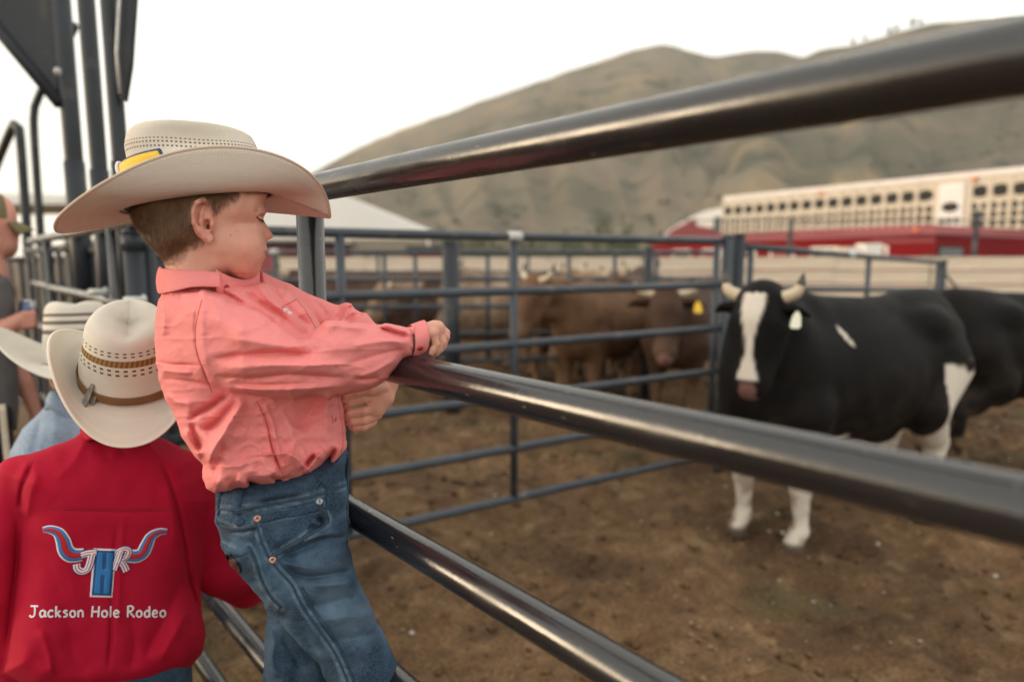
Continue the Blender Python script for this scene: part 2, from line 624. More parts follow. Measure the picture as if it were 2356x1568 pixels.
# ---------------------------------------------------------------- western hats
def straw_extra(holes, bands):
    """open weave straw: UV.x = angle 0..1, UV.y = height on the crown (0..1) or 1 + distance over the brim"""
    def fn(N, L, col, vec, mix, ntex, ramp, b):
        def mth(op, a, c=None):
            x = N.new('ShaderNodeMath'); x.operation = op
            for i, q in enumerate((a, c)):
                if q is None: continue
                if hasattr(q, 'links'): L.new(q, x.inputs[i])
                else: x.inputs[i].default_value = q
            return x.outputs[0]
        sp = N.new('ShaderNodeSeparateXYZ'); L.new(vec, sp.inputs[0])
        x, y = sp.outputs[0], sp.outputs[1]
        wx = mth('SINE', mth('MULTIPLY', x, 6.2832 * 230)); wy = mth('SINE', mth('MULTIPLY', y, 6.2832 * 34))
        wv = mth('MULTIPLY', wx, wy)
        rp = N.new('ShaderNodeMapRange'); L.new(wv, rp.inputs[0]); rp.inputs[1].default_value = -1; rp.inputs[2].default_value = 1
        shade = N.new('ShaderNodeMapRange'); L.new(wv, shade.inputs[0]); shade.inputs[1].default_value = -1; shade.inputs[3].default_value = .80; shade.inputs[4].default_value = 1.06
        h = N.new('ShaderNodeHueSaturation'); L.new(shade.outputs[0], h.inputs['Value']); L.new(col, h.inputs['Color']); col = h.outputs[0]
        for (y0, y1, nn, c) in holes:
            inside = mth('MULTIPLY', mth('GREATER_THAN', y, y0), mth('LESS_THAN', y, y1))
            d = mth('MULTIPLY', mth('GREATER_THAN', mth('SINE', mth('MULTIPLY', x, 6.2832 * nn)), 0.1), inside)
            col = mix(d, col, c)
        for (y0, y1, c) in bands:
            inside = mth('MULTIPLY', mth('GREATER_THAN', y, y0), mth('LESS_THAN', y, y1))
            hat_ = mth('MULTIPLY', mth('GREATER_THAN', mth('SINE', mth('MULTIPLY', mth('ADD', x, mth('MULTIPLY', y, .12)), 6.2832 * 64)), 0.0), .55)
            col = mix(inside, col, mix(hat_, c, tuple(min(1, q * 2.6) for q in c)))
        bp = N.new('ShaderNodeBump'); bp.inputs['Distance'].default_value = 0.0009; L.new(rp.outputs[0], bp.inputs['Height']); L.new(bp.outputs[0], b.inputs['Normal'])
        return col
    return fn


M_SWEAT = pmat('leather_sweatband', (0.045, 0.028, 0.02), 0.7)


def hat_parts(parent, O, f, n, up, s, a, b, rf, rb, rs, hs, hf, hb, H, mat, taper=0.93, p=3.0, sp=2.0, crease=30, nth=120, xoff=0, edge_mat=None, hfar=None, e1=1.9, e2=1.5, ca=None, cb=None, frontdrop=0.10, wob=0.0, lean=0.0, skew=0.0, itilt=0.0, flare=0.0, dent=.16, dentw=.42):
    """crown and brim in hat space (x forward, y away from the viewer, z up, unit s metres)"""
    f, n, up = np.array(f, float), np.array(n, float), np.array(up, float)
    W = lambda x, y, z: O + s * (x[..., None] * f + y[..., None] * n + z[..., None] * up)
    th = np.linspace(0, 2 * math.pi, nth, endpoint=False)
    c, sn = np.cos(th), np.sin(th)
    ss = np.linspace(0, 1, 23)
    X = np.zeros((len(ss), nth)); Y = X.copy(); Z = X.copy()
    cx = np.sign(c) * np.abs(c)**0.9; sx = np.sign(sn) * np.abs(sn)**0.9
    xr = np.where(c > 0, rf, rb) * c; yr = rs * sn
    th2 = th
    Hh = np.where(sn < 0, hs, hs if hfar is None else hfar) * ((sn * sn + .004)**(sp / 2) - .004**(sp / 2)) * (1 + skew * c) + np.where(c > 0, hf, hb) * ((c * c + .02)**(p / 2) - .02**(p / 2))
    for i, t in enumerate(ss):
        e = t * (1 - 0.10 * (np.abs(sn)**2) * t)
        X[i] = a * c + (xr - a * c) * e; Y[i] = b * sn + (yr - b * sn) * e
        t = max(t, 0)
        up_ = np.maximum(Hh, 0) * t**e1 + np.minimum(Hh, 0) * t**e2
        Z[i] = itilt * c * a * (1 - t) + up_ + wob * t * np.sin(3 * th + 1)
    V = W(X, Y, Z).reshape(-1, 3)
    i = np.arange(len(ss) * nth).reshape(len(ss), nth); j = np.roll(i, -1, 1)
    F = np.stack([i[:-1], i[1:], j[1:], j[:-1]], -1).reshape(-1, 4)
    UV = np.stack([np.broadcast_to(th / (2 * math.pi), X.shape), np.broadcast_to(1.05 + ss[:, None] * 1.0, X.shape)], -1).reshape(-1, 2)
    brim = mesh_obj('brim', V, F, mat, parent); set_uv(brim, UV)
    m = brim.modifiers.new('thick', 'SOLIDIFY'); m.thickness = 0.0035; m.offset = 0
    sw = np.array([W(a * q * c, b * q * sn, itilt * c * a + dz + 0 * c) for q, dz in ((1.0, .5), (.97, 2.5), (.90, 4), (.72, 6), (.5, 8))]).reshape(-1, 3)
    i2 = np.arange(5 * nth).reshape(5, nth); j2 = np.roll(i2, -1, 1)
    mesh_obj('sweatband', sw, np.stack([i2[:-1], i2[1:], j2[1:], j2[:-1]], -1).reshape(-1, 4), M_SWEAT, parent)
    # bound edge
    er = W(X[-1], Y[-1], Z[-1]); er = np.concatenate([er, er[:1]])
    mesh_obj('brim_edge', *tube(er, 0.0026, 8, False), edge_mat or mat, parent)
    # crown
    K = [(-0.02, 1.0), (0.05, 1.0), (0.15, .99), (.3, .975), (.45, .96), (.6, .95), (.72, taper + .01), (.82, taper - .02), (.90, taper - .06), (.955, taper - .12), (.985, taper - .19), (1.0, taper - .28), (1.0, taper - .42), (.99, .38), (.985, .25), (.98, .12), (.98, .02)]
    kz = np.array([q[0] for q in K]); ks = np.array([q[1] for q in K])
    ks = ks + flare * np.clip(1 - kz / .34, 0, 1)
    tt = np.linspace(0, 1, 40); kk = np.linspace(0, 1, len(K))
    kz = np.interp(tt, kk, kz); ks = np.interp(tt, kk, ks)
    a = ca or a; b = cb or b
    X = a * ks[:, None] * c[None]; Y = b * ks[:, None] * sn[None]; Z = H * kz[:, None] * np.ones(nth)[None]
    topw = np.clip((kz[:, None] - .55) / .45, 0, 1)**1.5 * np.ones_like(X)
    front = np.clip((X / a + .2) / 1.2, 0, 1)
    # pinched front: sides drawn in towards the front of the top
    Y = Y * (1 - 0.34 * topw * front**1.3)
    Z = Z - frontdrop * H * topw * front**2 + 0.02 * H * topw * np.clip(-X / a, 0, 1)
    # side dents and centre crease
    Z = Z - crease * topw**2 * np.exp(-(Y / (.22 * b))**2) * np.exp(-((X + .05 * a) / (.72 * a))**4)
    for sg in (-1, 1):
        dn = np.exp(-((X - .15 * a) / (dentw * a))**2 - ((Z - .72 * H) / (.22 * H))**2) * (np.sign(Y) == sg)
        Y = Y - sg * dent * b * dn
    bt = np.clip(1 - kz[:, None] / .34, 0, 1)
    Z = Z + bt * (itilt * X + 5)
    X = X + lean * Z / H
    V = W(X + xoff, Y, Z).reshape(-1, 3)
    i = np.arange(len(tt) * nth).reshape(len(tt), nth); j = np.roll(i, -1, 1)
    F = np.stack([i[:-1], j[:-1], j[1:], i[1:]], -1).reshape(-1, 4).tolist()
    F.append(tuple(i[-1]))
    UV = np.stack([np.broadcast_to(th / (2 * math.pi), X.shape), np.broadcast_to(np.linspace(0, 1, len(tt))[:, None], X.shape)], -1).reshape(-1, 2)
    crown = mesh_obj('crown', V, F, mat, parent); set_uv(crown, UV)
    m = crown.modifiers.new('thick', 'SOLIDIFY'); m.thickness = 0.003; m.offset = -1
    return brim, crown, W


def crown_band(parent, W, a, b, z0, z1, th0, th1, out, mat, name='hat_band', topf=None, n=60, xoff=0, thick=0.002):
    th = np.linspace(th0, th1, n); rows = []
    for q in np.linspace(0, 1, 6):
        t = (th - th0) / (th1 - th0)
        zt = z1 if topf is None else z0 + (z1 - z0) * topf(t)
        z = z0 + (zt - z0) * q
        rows.append(W((a + out) * np.cos(th) + xoff, (b + out) * np.sin(th), np.broadcast_to(z, th.shape) * 1.0))
    V = np.array(rows).reshape(-1, 3)
    i = np.arange(6 * n).reshape(6, n)
    F = np.stack([i[:-1, :-1], i[:-1, 1:], i[1:, 1:], i[1:, :-1]], -1).reshape(-1, 4)
    o = mesh_obj(name, V, F, mat, parent)
    m = o.modifiers.new('thick', 'SOLIDIFY'); m.thickness = thick; m.offset = 1
    return o
# ---------------------------------------------------------------- materials of the place
M_DIRT = pmat('dirt', (0.150, 0.088, 0.046), 0.95, var=[(1.3, 0.28), (9, 0.3), (60, 0.45)], spec=0.2,
              second=[((0.080, 0.046, 0.025), 0.9, 0.44, 0.66), ((0.21, 0.135, 0.072), 5.5, 0.52, 0.72), ((0.088, 0.075, 0.036), 1.1, 0.55, 0.75)],
              bump=[(60, 0.012), (11, 0.04)])
M_FAR = pmat('far_dirt', (0.135, 0.085, 0.05), 0.95, var=(0.05, 0.2), spec=0.2)


def scratches(N, L, col, vec, mix, ntex, ramp, b):
    mp = N.new('ShaderNodeMapping'); mp.inputs['Scale'].default_value = (30, 30, 260); L.new(vec, mp.inputs[0])
    t = N.new('ShaderNodeTexNoise'); t.inputs['Scale'].default_value = 1.0; t.inputs['Detail'].default_value = 6; L.new(mp.outputs[0], t.inputs['Vector'])
    t2 = N.new('ShaderNodeTexNoise'); t2.inputs['Scale'].default_value = 9; L.new(vec, t2.inputs['Vector'])
    mr = N.new('ShaderNodeMapRange'); L.new(t2.outputs['Fac'], mr.inputs[0])
    mr.inputs[1].default_value = 0.35; mr.inputs[2].default_value = 0.7; mr.inputs[3].default_value = 0.15; mr.inputs[4].default_value = 0.34
    L.new(mr.outputs[0], b.inputs['Roughness'])
    return mix(ramp(t.outputs['Fac'], 0.69, 0.75), col, (0.16, 0.15, 0.145))


M_PIPE = pmat('dark_pipe_paint', (0.012, 0.012, 0.015), 0.2, spec=0.75, coat=0.15, var=(6, 0.25), bump=[(90, 0.0003)], extra=scratches)
M_PANEL = pmat('blue_grey_panel_paint', (0.042, 0.053, 0.070), 0.42, spec=0.5, var=(5, 0.25), second=((0.13, 0.12, 0.11), 7, 0.58, 0.75))
M_DARKSTEEL = pmat('chute_steel', (0.022, 0.027, 0.036), 0.5, spec=0.4, var=(3, 0.3), second=((0.10, 0.09, 0.08), 5, 0.56, 0.75))
M_GALV = pmat('bare_clamp_metal', (0.55, 0.55, 0.54), 0.5, metal=0.2, var=(40, 0.2))
M_WHITE = pmat('white_canvas', (0.80, 0.79, 0.76), 0.8, var=(0.6, 0.06))
M_BOARD = pmat('weathered_board', (0.62, 0.53, 0.43), 0.85, var=[(2, 0.18), (20, 0.12)], stretch=(0.4, 1, 3))
M_YELLOW = pmat('yellow_paint', (0.75, 0.40, 0.04), 0.6, var=(3, 0.15))
M_WPAINT = pmat('white_paint', (0.78, 0.76, 0.73), 0.55, var=(4, 0.1))
M_RED = pmat('red_paint', (0.20, 0.008, 0.012), 0.75, spec=.15, var=(1, 0.12))
M_REDROOF = pmat('faded_red_roof', (0.29, 0.085, 0.09), 0.8, spec=.15, var=(0.8, 0.12))
M_ALU = pmat('trailer_aluminium', (0.50, 0.45, 0.37), 0.5, metal=0.15, var=(0.7, 0.08))
M_HOLE = pmat('dark_interior', (0.03, 0.03, 0.028), 0.9)
M_GLASS = pmat('dark_glass', (0.03, 0.035, 0.05), 0.1, spec=0.8)
M_ORANGE = pmat('orange_lens', (0.85, 0.22, 0.05), 0.3)

# ---------------------------------------------------------------- ground
def build_ground():
    xs = np.arange(-5.0, 9.0, 0.034); ys = np.r_[np.arange(-0.6, 7, 0.032), np.arange(7, 14.5, 0.1)]
    X, Y = np.meshgrid(xs, ys, indexing='ij')
    Z = 0.055 * fbm(X * 0.7, Y * 0.7, oct=3, seed=3) + 0.042 * fbm(X * 3.1, Y * 3.1, oct=4, seed=9, gain=.55)
    Z += 0.014 * np.maximum(0, fbm(X * 7, Y * 7, oct=3, seed=21) - 0.15)
    hoof = np.maximum(0, vnoise(X * 5.2, Y * 5.2, seed=33) - 0.35)
    Z -= 0.075 * hoof
    edge = np.minimum.reduce([X - xs[0], xs[-1] - X, Y - ys[0], ys[-1] - Y])
    Z = Z * np.clip(edge / 0.8, 0, 1) - 0.12 * np.clip(1 - edge / 0.5, 0, 1)
    nx, ny = X.shape
    i = np.arange(nx * ny).reshape(nx, ny)
    F = np.stack([i[:-1, :-1], i[1:, :-1], i[1:, 1:], i[:-1, 1:]], -1).reshape(-1, 4)
    g = mesh_obj('ground', np.stack([X, Y, Z], -1), F, M_DIRT)
    prop(g, kind='structure')
    far = mesh_obj('far_ground', [(-900, -200, -0.1), (2300, -200, -0.1), (2300, 1420, -0.1), (-900, 1420, -0.1)], [(0, 1, 2, 3)], M_FAR, smooth=False)
    prop(far, kind='structure')
    # loose clods and pale chips
    def chips(name, n, lo, hi, mat, seed, ymax=8):
        r = np.random.RandomState(seed); mb = MB()
        for _ in range(n):
            y = 1.2 + (ymax - 1.2) * r.rand()**1.4; x = -2 + r.rand() * (2.2 + 0.85 * y + 2)
            s = lo + (hi - lo) * r.rand()**2
            a = int(np.clip((x - xs[0]) / 0.034, 0, nx - 1)); b = int(np.clip(np.searchsorted(ys, y), 0, ny - 1))
            z = Z[a, b] + s * 0.25
            V = [(x + s * (r.rand() - .5) * .5 + dx * s * (.5 + .5 * r.rand()), y + dy * s * (.5 + .5 * r.rand()), z + dz * s * (.3 + .4 * r.rand()))
                 for dx, dy, dz in ((1, 0, 0), (-1, 0, 0), (0, 1, 0), (0, -1, 0), (0, 0, 1), (0, 0, -1))]
            mb.add(V, [(0, 2, 4), (2, 1, 4), (1, 3, 4), (3, 0, 4), (2, 0, 5), (1, 2, 5), (3, 1, 5), (0, 3, 5)])
        prop(mb.obj(name, mat, smooth=True), kind='stuff')
    chips('dirt_clods', 5200, 0.006, 0.034, M_DIRT, 1)
    chips('pale_wood_chips', 420, 0.006, 0.022, pmat('chip', (0.5, 0.44, 0.38), 0.8, var=(3, 0.3)), 2)
    chips('straw_and_gravel', 900, 0.006, 0.02, pmat('straw', (0.24, 0.17, 0.10), 0.85, var=(3, 0.3)), 5)
build_ground()

# ---------------------------------------------------------------- hills
M_HILL = pmat('dry_hillside', (0.165, 0.138, 0.098), 0.95, spec=0.1, var=[(0.012, 0.12), (0.08, 0.14)],
              second=[((0.105, 0.096, 0.068), 0.008, 0.44, 0.60), ((0.27, 0.20, 0.115), 0.011, 0.54, 0.68), ((0.062, 0.068, 0.048), 0.035, 0.56, 0.66), ((0.16, 0.125, 0.095), 0.022, 0.52, 0.7)])


def hill(name, ridge, Yr, Yf, seed, vf=548):
    rp = np.array(ridge, float)
    us = np.arange(rp[0, 0], rp[-1, 0] + 1, 7.0)
    vr = np.interp(us, rp[:, 0], rp[:, 1])
    vr = np.convolve(np.pad(vr, 4, 'edge'), np.ones(9) / 9, 'valid')
    vr = vr + 1.5 * fbm(us * .03, us * 0, oct=3, seed=seed)
    S = np.r_[np.linspace(0, 1, 70), 1 + np.linspace(.03, 1.2, 16)]
    V = np.zeros((len(us), len(S), 3))
    for j, s in enumerate(S):
        Y = Yf + (Yr - Yf) * s
        top = at(us, vr, Yr); 
        base = at(us, np.full_like(us, vf), Yf)
        x = at(us, np.full_like(us, 597.0), Y)[:, 0]
        n = fbm(us * .007 + seed, np.full_like(us, s * 2.4), oct=2, seed=seed)
        gul = np.abs(fbm(us * .010 + s * 1.6, np.full_like(us, s * 1.1), oct=2, seed=seed + 5))
        if s <= 1:
            pr = s**1.15
            z = base[:, 2] + (top[:, 2] - base[:, 2]) * pr + (n * 0.06 - gul * 0.045) * (top[:, 2] - base[:, 2]) * math.sin(math.pi * s)
        else:
            z = top[:, 2] - (top[:, 2] + 5) * min(1, (s - 1) * 0.9)
        if j == 0: z = np.full_like(us, -2.0)
        V[:, j] = np.stack([x, np.full_like(us, Y), z], -1)
    i = np.arange(V.shape[0] * V.shape[1]).reshape(V.shape[:2])
    F = np.stack([i[:-1, :-1], i[1:, :-1], i[1:, 1:], i[:-1, 1:]], -1).reshape(-1, 4)
    o = mesh_obj(name, V, F, M_HILL)
    prop(o, kind='structure')
    return V


RIDGE1 = [(150, 590), (380, 570), (520, 502), (640, 442), (725, 396), (800, 358), (900, 308), (980, 280), (1050, 258), (1100, 235), (1190, 205), (1260, 180), (1300, 165), (1370, 143),
          (1440, 118), (1480, 107), (1510, 103), (1545, 107), (1580, 122), (1620, 133), (1660, 127), (1700, 120), (1750, 117), (1790, 122), (1815, 130), (1850, 145), (1950, 190), (2100, 250), (2356, 330), (2700, 430)]
RIDGE2 = [(1180, 560), (1350, 470), (1500, 370), (1650, 250), (1750, 185), (1820, 132), (1850, 117), (1920, 107), (1960, 97), (2000, 84), (2050, 69), (2100, 54), (2200, 47), (2356, 41), (2600, 40), (3000, 90), (3500, 230), (3900, 420), (4200, 570)]
HV1 = hill('hill', RIDGE1, 760, 260, 11)
HV2 = hill('hill_slope', RIDGE2, 620, 230, 23)

M_LEAF = pmat('dark_conifer', (0.045, 0.055, 0.032), 0.9, var=(0.8, 0.3))
M_BARK = pmat('bark', (0.09, 0.07, 0.05), 0.9)


def foliage(mb, c, r, h, n, leaf, rr):
    for _ in range(n):
        a = rr.uniform(0, 6.283); q = rr.random()**.5; t = rr.random()
        w = r * (0.35 + 0.65 * math.sin(math.pi * min(1, .12 + t * .95)))
        p = np.array(c) + (math.cos(a) * q * w, math.sin(a) * q * w, h * t)
        d = [np.array([rr.uniform(-1, 1) for _ in range(3)]) * leaf for _ in range(3)]
        mb.add([p + d[0], p + d[1], p + d[2]], [(0, 1, 2)])


def shrub_masses():
    rr = random.Random(4); mb = MB()
    for V, n, y0 in ((HV1, 150, .05), (HV2, 130, .05)):
        for _ in range(n):
            i = rr.randrange(V.shape[0]); j = int(70 * (y0 + rr.random() * .9))
            for q in range(rr.randrange(1, 6)):
                p = V[min(max(i + rr.randrange(-5, 6), 0), V.shape[0] - 1), min(max(j + rr.randrange(-4, 5), 0), 68)]
                foliage(mb, p - (0, 0, .5), rr.uniform(1.2, 3.5), rr.uniform(1.0, 3.0), 14, 1.2, rr)
    prop(mb.obj('hillside_shrubs', M_LEAF), kind='stuff')
    mb = MB()
    for _ in range(90):
        u = rr.uniform(1000, 1520); p = at(u, 536 + rr.uniform(-4, 6), rr.uniform(120, 200))
        foliage(mb, (p[0], p[1], -0.1), rr.uniform(2, 3.5), rr.uniform(3, 8) + (2 if 1350 < u < 1450 else 0), 50, .8, rr)
    prop(mb.obj('roadside_brush', pmat('brush_green', (0.075, 0.085, 0.045), 0.9, var=(0.3, 0.3))), kind='stuff')
    for k, (u, v, hh, lab) in enumerate(((1962, 97, 3, 'small round tree at the lower left of the row on the ridge'), (1990, 88, 2.4, 'low bush tree second along the hill ridge skyline'),
                                    (2046, 74, 4.6, 'tall dark tree standing alone on the ridge skyline'), (2062, 67, 3.4, 'slim dark tree just right of the tall ridge tree'),
                                    (2100, 56, 5., 'broadest dark tree where the ridge levels off'), (2118, 53, 3, 'small tree at the right end of the ridge row'))):
        p = at(u, v, 618.0)
        e = empty('ridge_tree', p - (0, 0, 2), lab, 'tree', 'trees on the hill ridge')
        mb = MB(); mb.tube([p - (0, 0, 2.5), p + (0, 0, hh * .5)], [.4, .2], 7); mb.obj('trunk', M_BARK, e)
        mb = MB(); foliage(mb, p - (0, 0, 1), hh * .42, hh, 150, 1.1, rr); mb.obj('crown', M_LEAF, e)
shrub_masses()

# ---------------------------------------------------------------- the near pipe fence the boy leans on
FD = np.array((math.sin(R_(-41.48)), math.cos(R_(-41.48)), 0.0))
F0 = at(760, 597, 1.25)


def fa(t, z): return np.array((F0[0] + FD[0] * t, F0[1] + FD[1] * t, z))


PR = 0.0265
e = empty('pipe_fence', fa(-1.9, 0), 'near dark pipe fence with thick glossy rails that the coral shirted boy leans on', 'fence')
RZ = [CAM_H + 0.1375, CAM_H - 0.178, CAM_H - 0.482, CAM_H - 0.76, CAM_H - 1.037, CAM_H - 1.33]
for z in RZ:
    n = 30
    P = np.array([fa(t, z + 0.0015 * math.sin(t * 3 + z * 9)) for t in np.linspace(-1.95, 4.9, n)])
    mesh_obj('rail', *tube(P, PR, 28), M_PIPE, e)
for t in (-1.92, 0.082, 1.95, 4.0):
    mesh_obj('post', *tube([fa(t, -0.25), fa(t, RZ[0] - 0.012)], PR, 28), M_PIPE, e)


# ---------------------------------------------------------------- mid panel across the pen
B0 = np.array((-1.589, 2.653)); B1 = np.array((1.44, 4.51))


def build_panel(name, label, A, B, zA, zB, posts, mat, r=0.024, n=6, drop=0.30, group=None, clamps=(), ends=True):
    A = np.array(A, float); B = np.array(B, float)
    e = empty(name, (A[0], A[1], 0), label, 'fence panel', group)
    for k in range(n):
        P = [np.r_[A, zA - k * drop], np.r_[B, zB - k * drop]]
        P = [P[0] + (P[1] - P[0]) * s for s in np.linspace(0, 1, 5)]
        mesh_obj('rail', *tube(P, r, 16), mat, e)
    for s in posts:
        c = A + (B - A) * s; zt = zA + (zB - zA) * s
        mesh_obj('post', *tube([np.r_[c, zt - 1.0 * (n - 1) * drop], np.r_[c, zt]], r * 0.92, 16), mat, e)
    for s in clamps:
        c = A + (B - A) * s; zt = zA + (zB - zA) * s
        d = np.r_[(B - A) / np.linalg.norm(B - A), 0]
        mesh_obj('clamp', *tube([np.r_[c, zt] - d * .045, np.r_[c, zt] + d * .045], r * 1.18, 16), M_GALV, e)
    return e


LB = B1 - B0
build_panel('corral_panel', 'six rail blue grey corral panel crossing behind the hanging hand', B0, B1, 1.676, 1.676, (0.03, 0.255, 0.5285, 0.985), M_PANEL, drop=0.2995, clamps=(0.5285,))
def corral_post(p, r, h, label, name='corral_post', mat=M_DARKSTEEL, cap=True, sleeves=()):
    e = empty(name, (p[0], p[1], 0), label, 'post')
    mesh_obj('shaft', *tube([(p[0], p[1], -.3), (p[0], p[1], h)], r, 20), mat, e)
    if cap: mesh_obj('cap', *tube([(p[0], p[1], h), (p[0], p[1], h + .012), (p[0], p[1], h + .02)], [r * 1.06, r * 1.06, r * .6], 20), mat, e)
    for z, q in sleeves: mesh_obj('collar', *tube([(p[0], p[1], z), (p[0], p[1], z + q)], r * 1.14, 20), mat, e)
    return e


p1 = at(1673, 600, 4.52); p2 = at(1699, 600, 4.56)
corral_post(p1, 0.038, 1.70, 'left of the two dark posts side by side at the pen corner', 'corner_post', M_PANEL)
corral_post(p2, 0.040, 1.71, 'right of the two dark posts side by side behind the cow horns', 'corner_post', M_DARKSTEEL)
c1 = at(1970, 600, 5.7); c2 = at(2167, 603, 6.9)
build_panel('corral_panel', 'blue grey corral panel running right behind the black and white cow', p2[:2] + (.05, .02), c2[:2], 1.64, 1.52, (0.02, 0.53, 0.995), M_PANEL, drop=0.29, clamps=(.43,))
q = at(2167, 600, 6.92)
e = corral_post(q, 0.05, 1.53, 'dark end post with a slanting stay wire behind the cow rump', 'end_post')
mesh_obj('stay_wire', *tube([(q[0], q[1], 1.45), at(2225, 690, 7.4)], 0.012, 8), M_DARKSTEEL, e)

# fences further back
def far_panel(u0, u1, Y0, Y1, ztop, label, posts, r=0.026, n=6, drop=.3, group='rail fences across the far pens', clamps=(), mat=None):
    a = at(u0, 597, Y0); b = at(u1, 597, Y1)
    return build_panel('far_fence', label, a[:2], b[:2], ztop, ztop, posts, mat or M_PANEL, r, n, drop, group, clamps)


far_panel(560, 1640, 7.0, 7.6, 1.63, 'first rail fence behind the corral panel, in front of the brown cattle pen wall', [(u - 560) / 1080 for u in (627, 770, 866, 935, 1012, 1100, 1153, 1290, 1400, 1475, 1500)], clamps=((627 - 560) / 1080, (1480 - 560) / 1080), n=5)
p = at(1037, 600, 6.6)
corral_post(p, 0.085, 1.72, 'thick dark post in the middle of the far pens', 'gate_post')
p = at(1492, 600, 7.2)
corral_post(p, 0.05, 1.66, 'dark post right of the brown cow with a pale bracket on top', 'gate_post')
far_panel(420, 1300, 9.2, 9.6, 1.66, 'second rail fence farther back, seen between the first fence rails', (0.1, .3, .5, .7, .9), n=5)

# ---------------------------------------------------------------- arena wall of boards with coloured boards on it
def board_wall(name, label, A, B, z0, z1, nb, seg, mat=M_BOARD):
    A = np.array(A[:2]); B = np.array(B[:2]); L = np.linalg.norm(B - A); d = (B - A) / L
    rz = math.atan2(d[1], d[0])
    e = empty(name, (A[0], A[1], 0), label, 'wall')
    h = (z1 - z0) / nb; rr = random.Random(len(label))
    me = None
    for i in range(seg):
        for k in range(nb):
            c = A + d * L * (i + .5) / seg
            mb = MB(); mb.box((0, 0, 0), (L / seg - .012, .045, h - .018), rz)
            if me is None:
                o = mb.obj('plank', mat, e, local=True); me = o.data
            else:
                o = bpy.data.objects.new('plank', me); COL.objects.link(o); o.parent = e
            o.location = (c[0] - A[0] + rr.uniform(-.008, .008), c[1] - A[1] + rr.uniform(-.012, .012), z0 + h * (k + .5))
    for i in range(seg + 1):
        c = A + d * L * i / seg + np.array((-d[1], d[0])) * .09
        mb = MB(); mb.box((c[0], c[1], (z0 + z1) / 2 - .1), (.12, .1, z1 - z0 + .25), rz); mb.obj('wall_post', M_BARK, e)
    return e


wa, wb = at(640, 600, 12.0), at(1700, 600, 11.2)
board_wall('board_wall', 'long pale board wall behind the brown cattle', wa, wb, 0.1, 1.60, 6, 5)
wc, wd = at(1712, 600, 10.6), at(2900, 600, 9.0)
board_wall('board_wall', 'pale weathered board wall behind the black and white cow', wc, wd, 0.75, 1.60, 4, 5)
def flat_board(name, label, u0, u1, v0, v1, Y0, Y1, mat, th=.05):
    a, b = at(u0, v1, Y0), at(u1, v1, Y1); zt = at((u0 + u1) / 2, v0, (Y0 + Y1) / 2)[2]
    d = (b - a)[:2]; rz = math.atan2(d[1], d[0]); L = np.linalg.norm(d); z0 = min(a[2], b[2])
    e = empty(name, (a[0], a[1], z0), label, 'barrier')
    c = (a + b) / 2
    mb = MB(); mb.box((c[0], c[1], (z0 + zt) / 2), (L, th, zt - z0), rz); mb.obj('board', mat, e)
    for s in (.12, .88):
        q = a + (b - a) * s
        mb = MB(); mb.box((q[0], q[1] + .06, z0 / 2), (.06, .05, z0 + .02), rz); mb.obj('leg', M_BARK, e)
    return e


flat_board('barrier_board', 'long yellow barrier board above the brown cattle', 1186, 1445, 627, 644, 9.9, 9.9, M_YELLOW)
flat_board('barrier_board', 'short yellow board beside the white boards', 1408, 1446, 650, 667, 8.6, 8.6, M_YELLOW)
flat_board('barrier_board', 'faded yellow board left of the thick dark post', 905, 962, 636, 652, 10.4, 10.4, M_YELLOW)
flat_board('barrier_board', 'white board left of the short yellow board', 1330, 1404, 653, 668, 8.8, 8.8, M_WPAINT)
flat_board('barrier_board', 'white board at the left horn of the black and white cow', 1520, 1640, 652, 668, 8.5, 8.5, M_WPAINT)
p = at(2190, 692, 8.2); p2 = at(3000, 700, 8.2)
e = empty('white_rail', (p[0], p[1], 0), 'thick white pipe rail above the back of the second black cow', 'rail')
mesh_obj('pipe', *tube([(p[0], p[1], p[2]), (p2[0], p2[1], p[2])], .075, 16), M_WPAINT, e)
for s in (0.02, .5, .98):
    q = p + (p2 - p) * s
    mesh_obj('leg', *tube([(q[0], q[1], -.2), (q[0], q[1], p[2] - .05)], .05, 12), M_WPAINT, e)

# ---------------------------------------------------------------- tents
def tent(label, u0, u1, vap, uap, vev, Y, depth, wallh=True, name='white_tent'):
    a, b, t = at(u0, vev, Y), at(u1, vev, Y), at(uap, vap, Y)
    e = empty(name, ((a[0] + b[0]) / 2, Y, 0), label, 'tent')
    V = [(a[0], Y, a[2]), (b[0], Y, b[2]), (t[0], Y + .1, t[2]), (a[0], Y + depth, a[2]), (b[0], Y + depth, b[2]), (t[0], Y + depth, t[2])]
    mesh_obj('roof', V, [(0, 2, 5, 3), (1, 4, 5, 2), (0, 1, 2), (3, 5, 4), (0, 3, 4, 1)], M_WHITE, e, smooth=False)
    mb = MB(); mb.box(((a[0] + b[0]) / 2, Y - .03, a[2] - .17), (b[0] - a[0], .03, .35)); mb.obj('valance', M_WHITE, e)
    for x in np.linspace(a[0], b[0], 4):
        mb = MB(); mb.tube([(x, Y, -.1), (x, Y, a[2] - .01)], .05, 8); mb.obj('pole', M_WPAINT, e)
    return e


tent('white marquee tent with sloping roof behind the boy face', 430, 985, 428, 735, 530, 26, 10)
tent('long white canopy on the far left behind the tall posts', -420, 300, 438, -60, 452, 30, 12)
# ---------------------------------------------------------------- trailers, truck and sheds beyond the pens
def frame2(a, b):
    a = np.array(a[:2]); b = np.array(b[:2]); d = b - a; L = np.linalg.norm(d); d = d / L
    return a, d, np.array((-d[1], d[0])), L


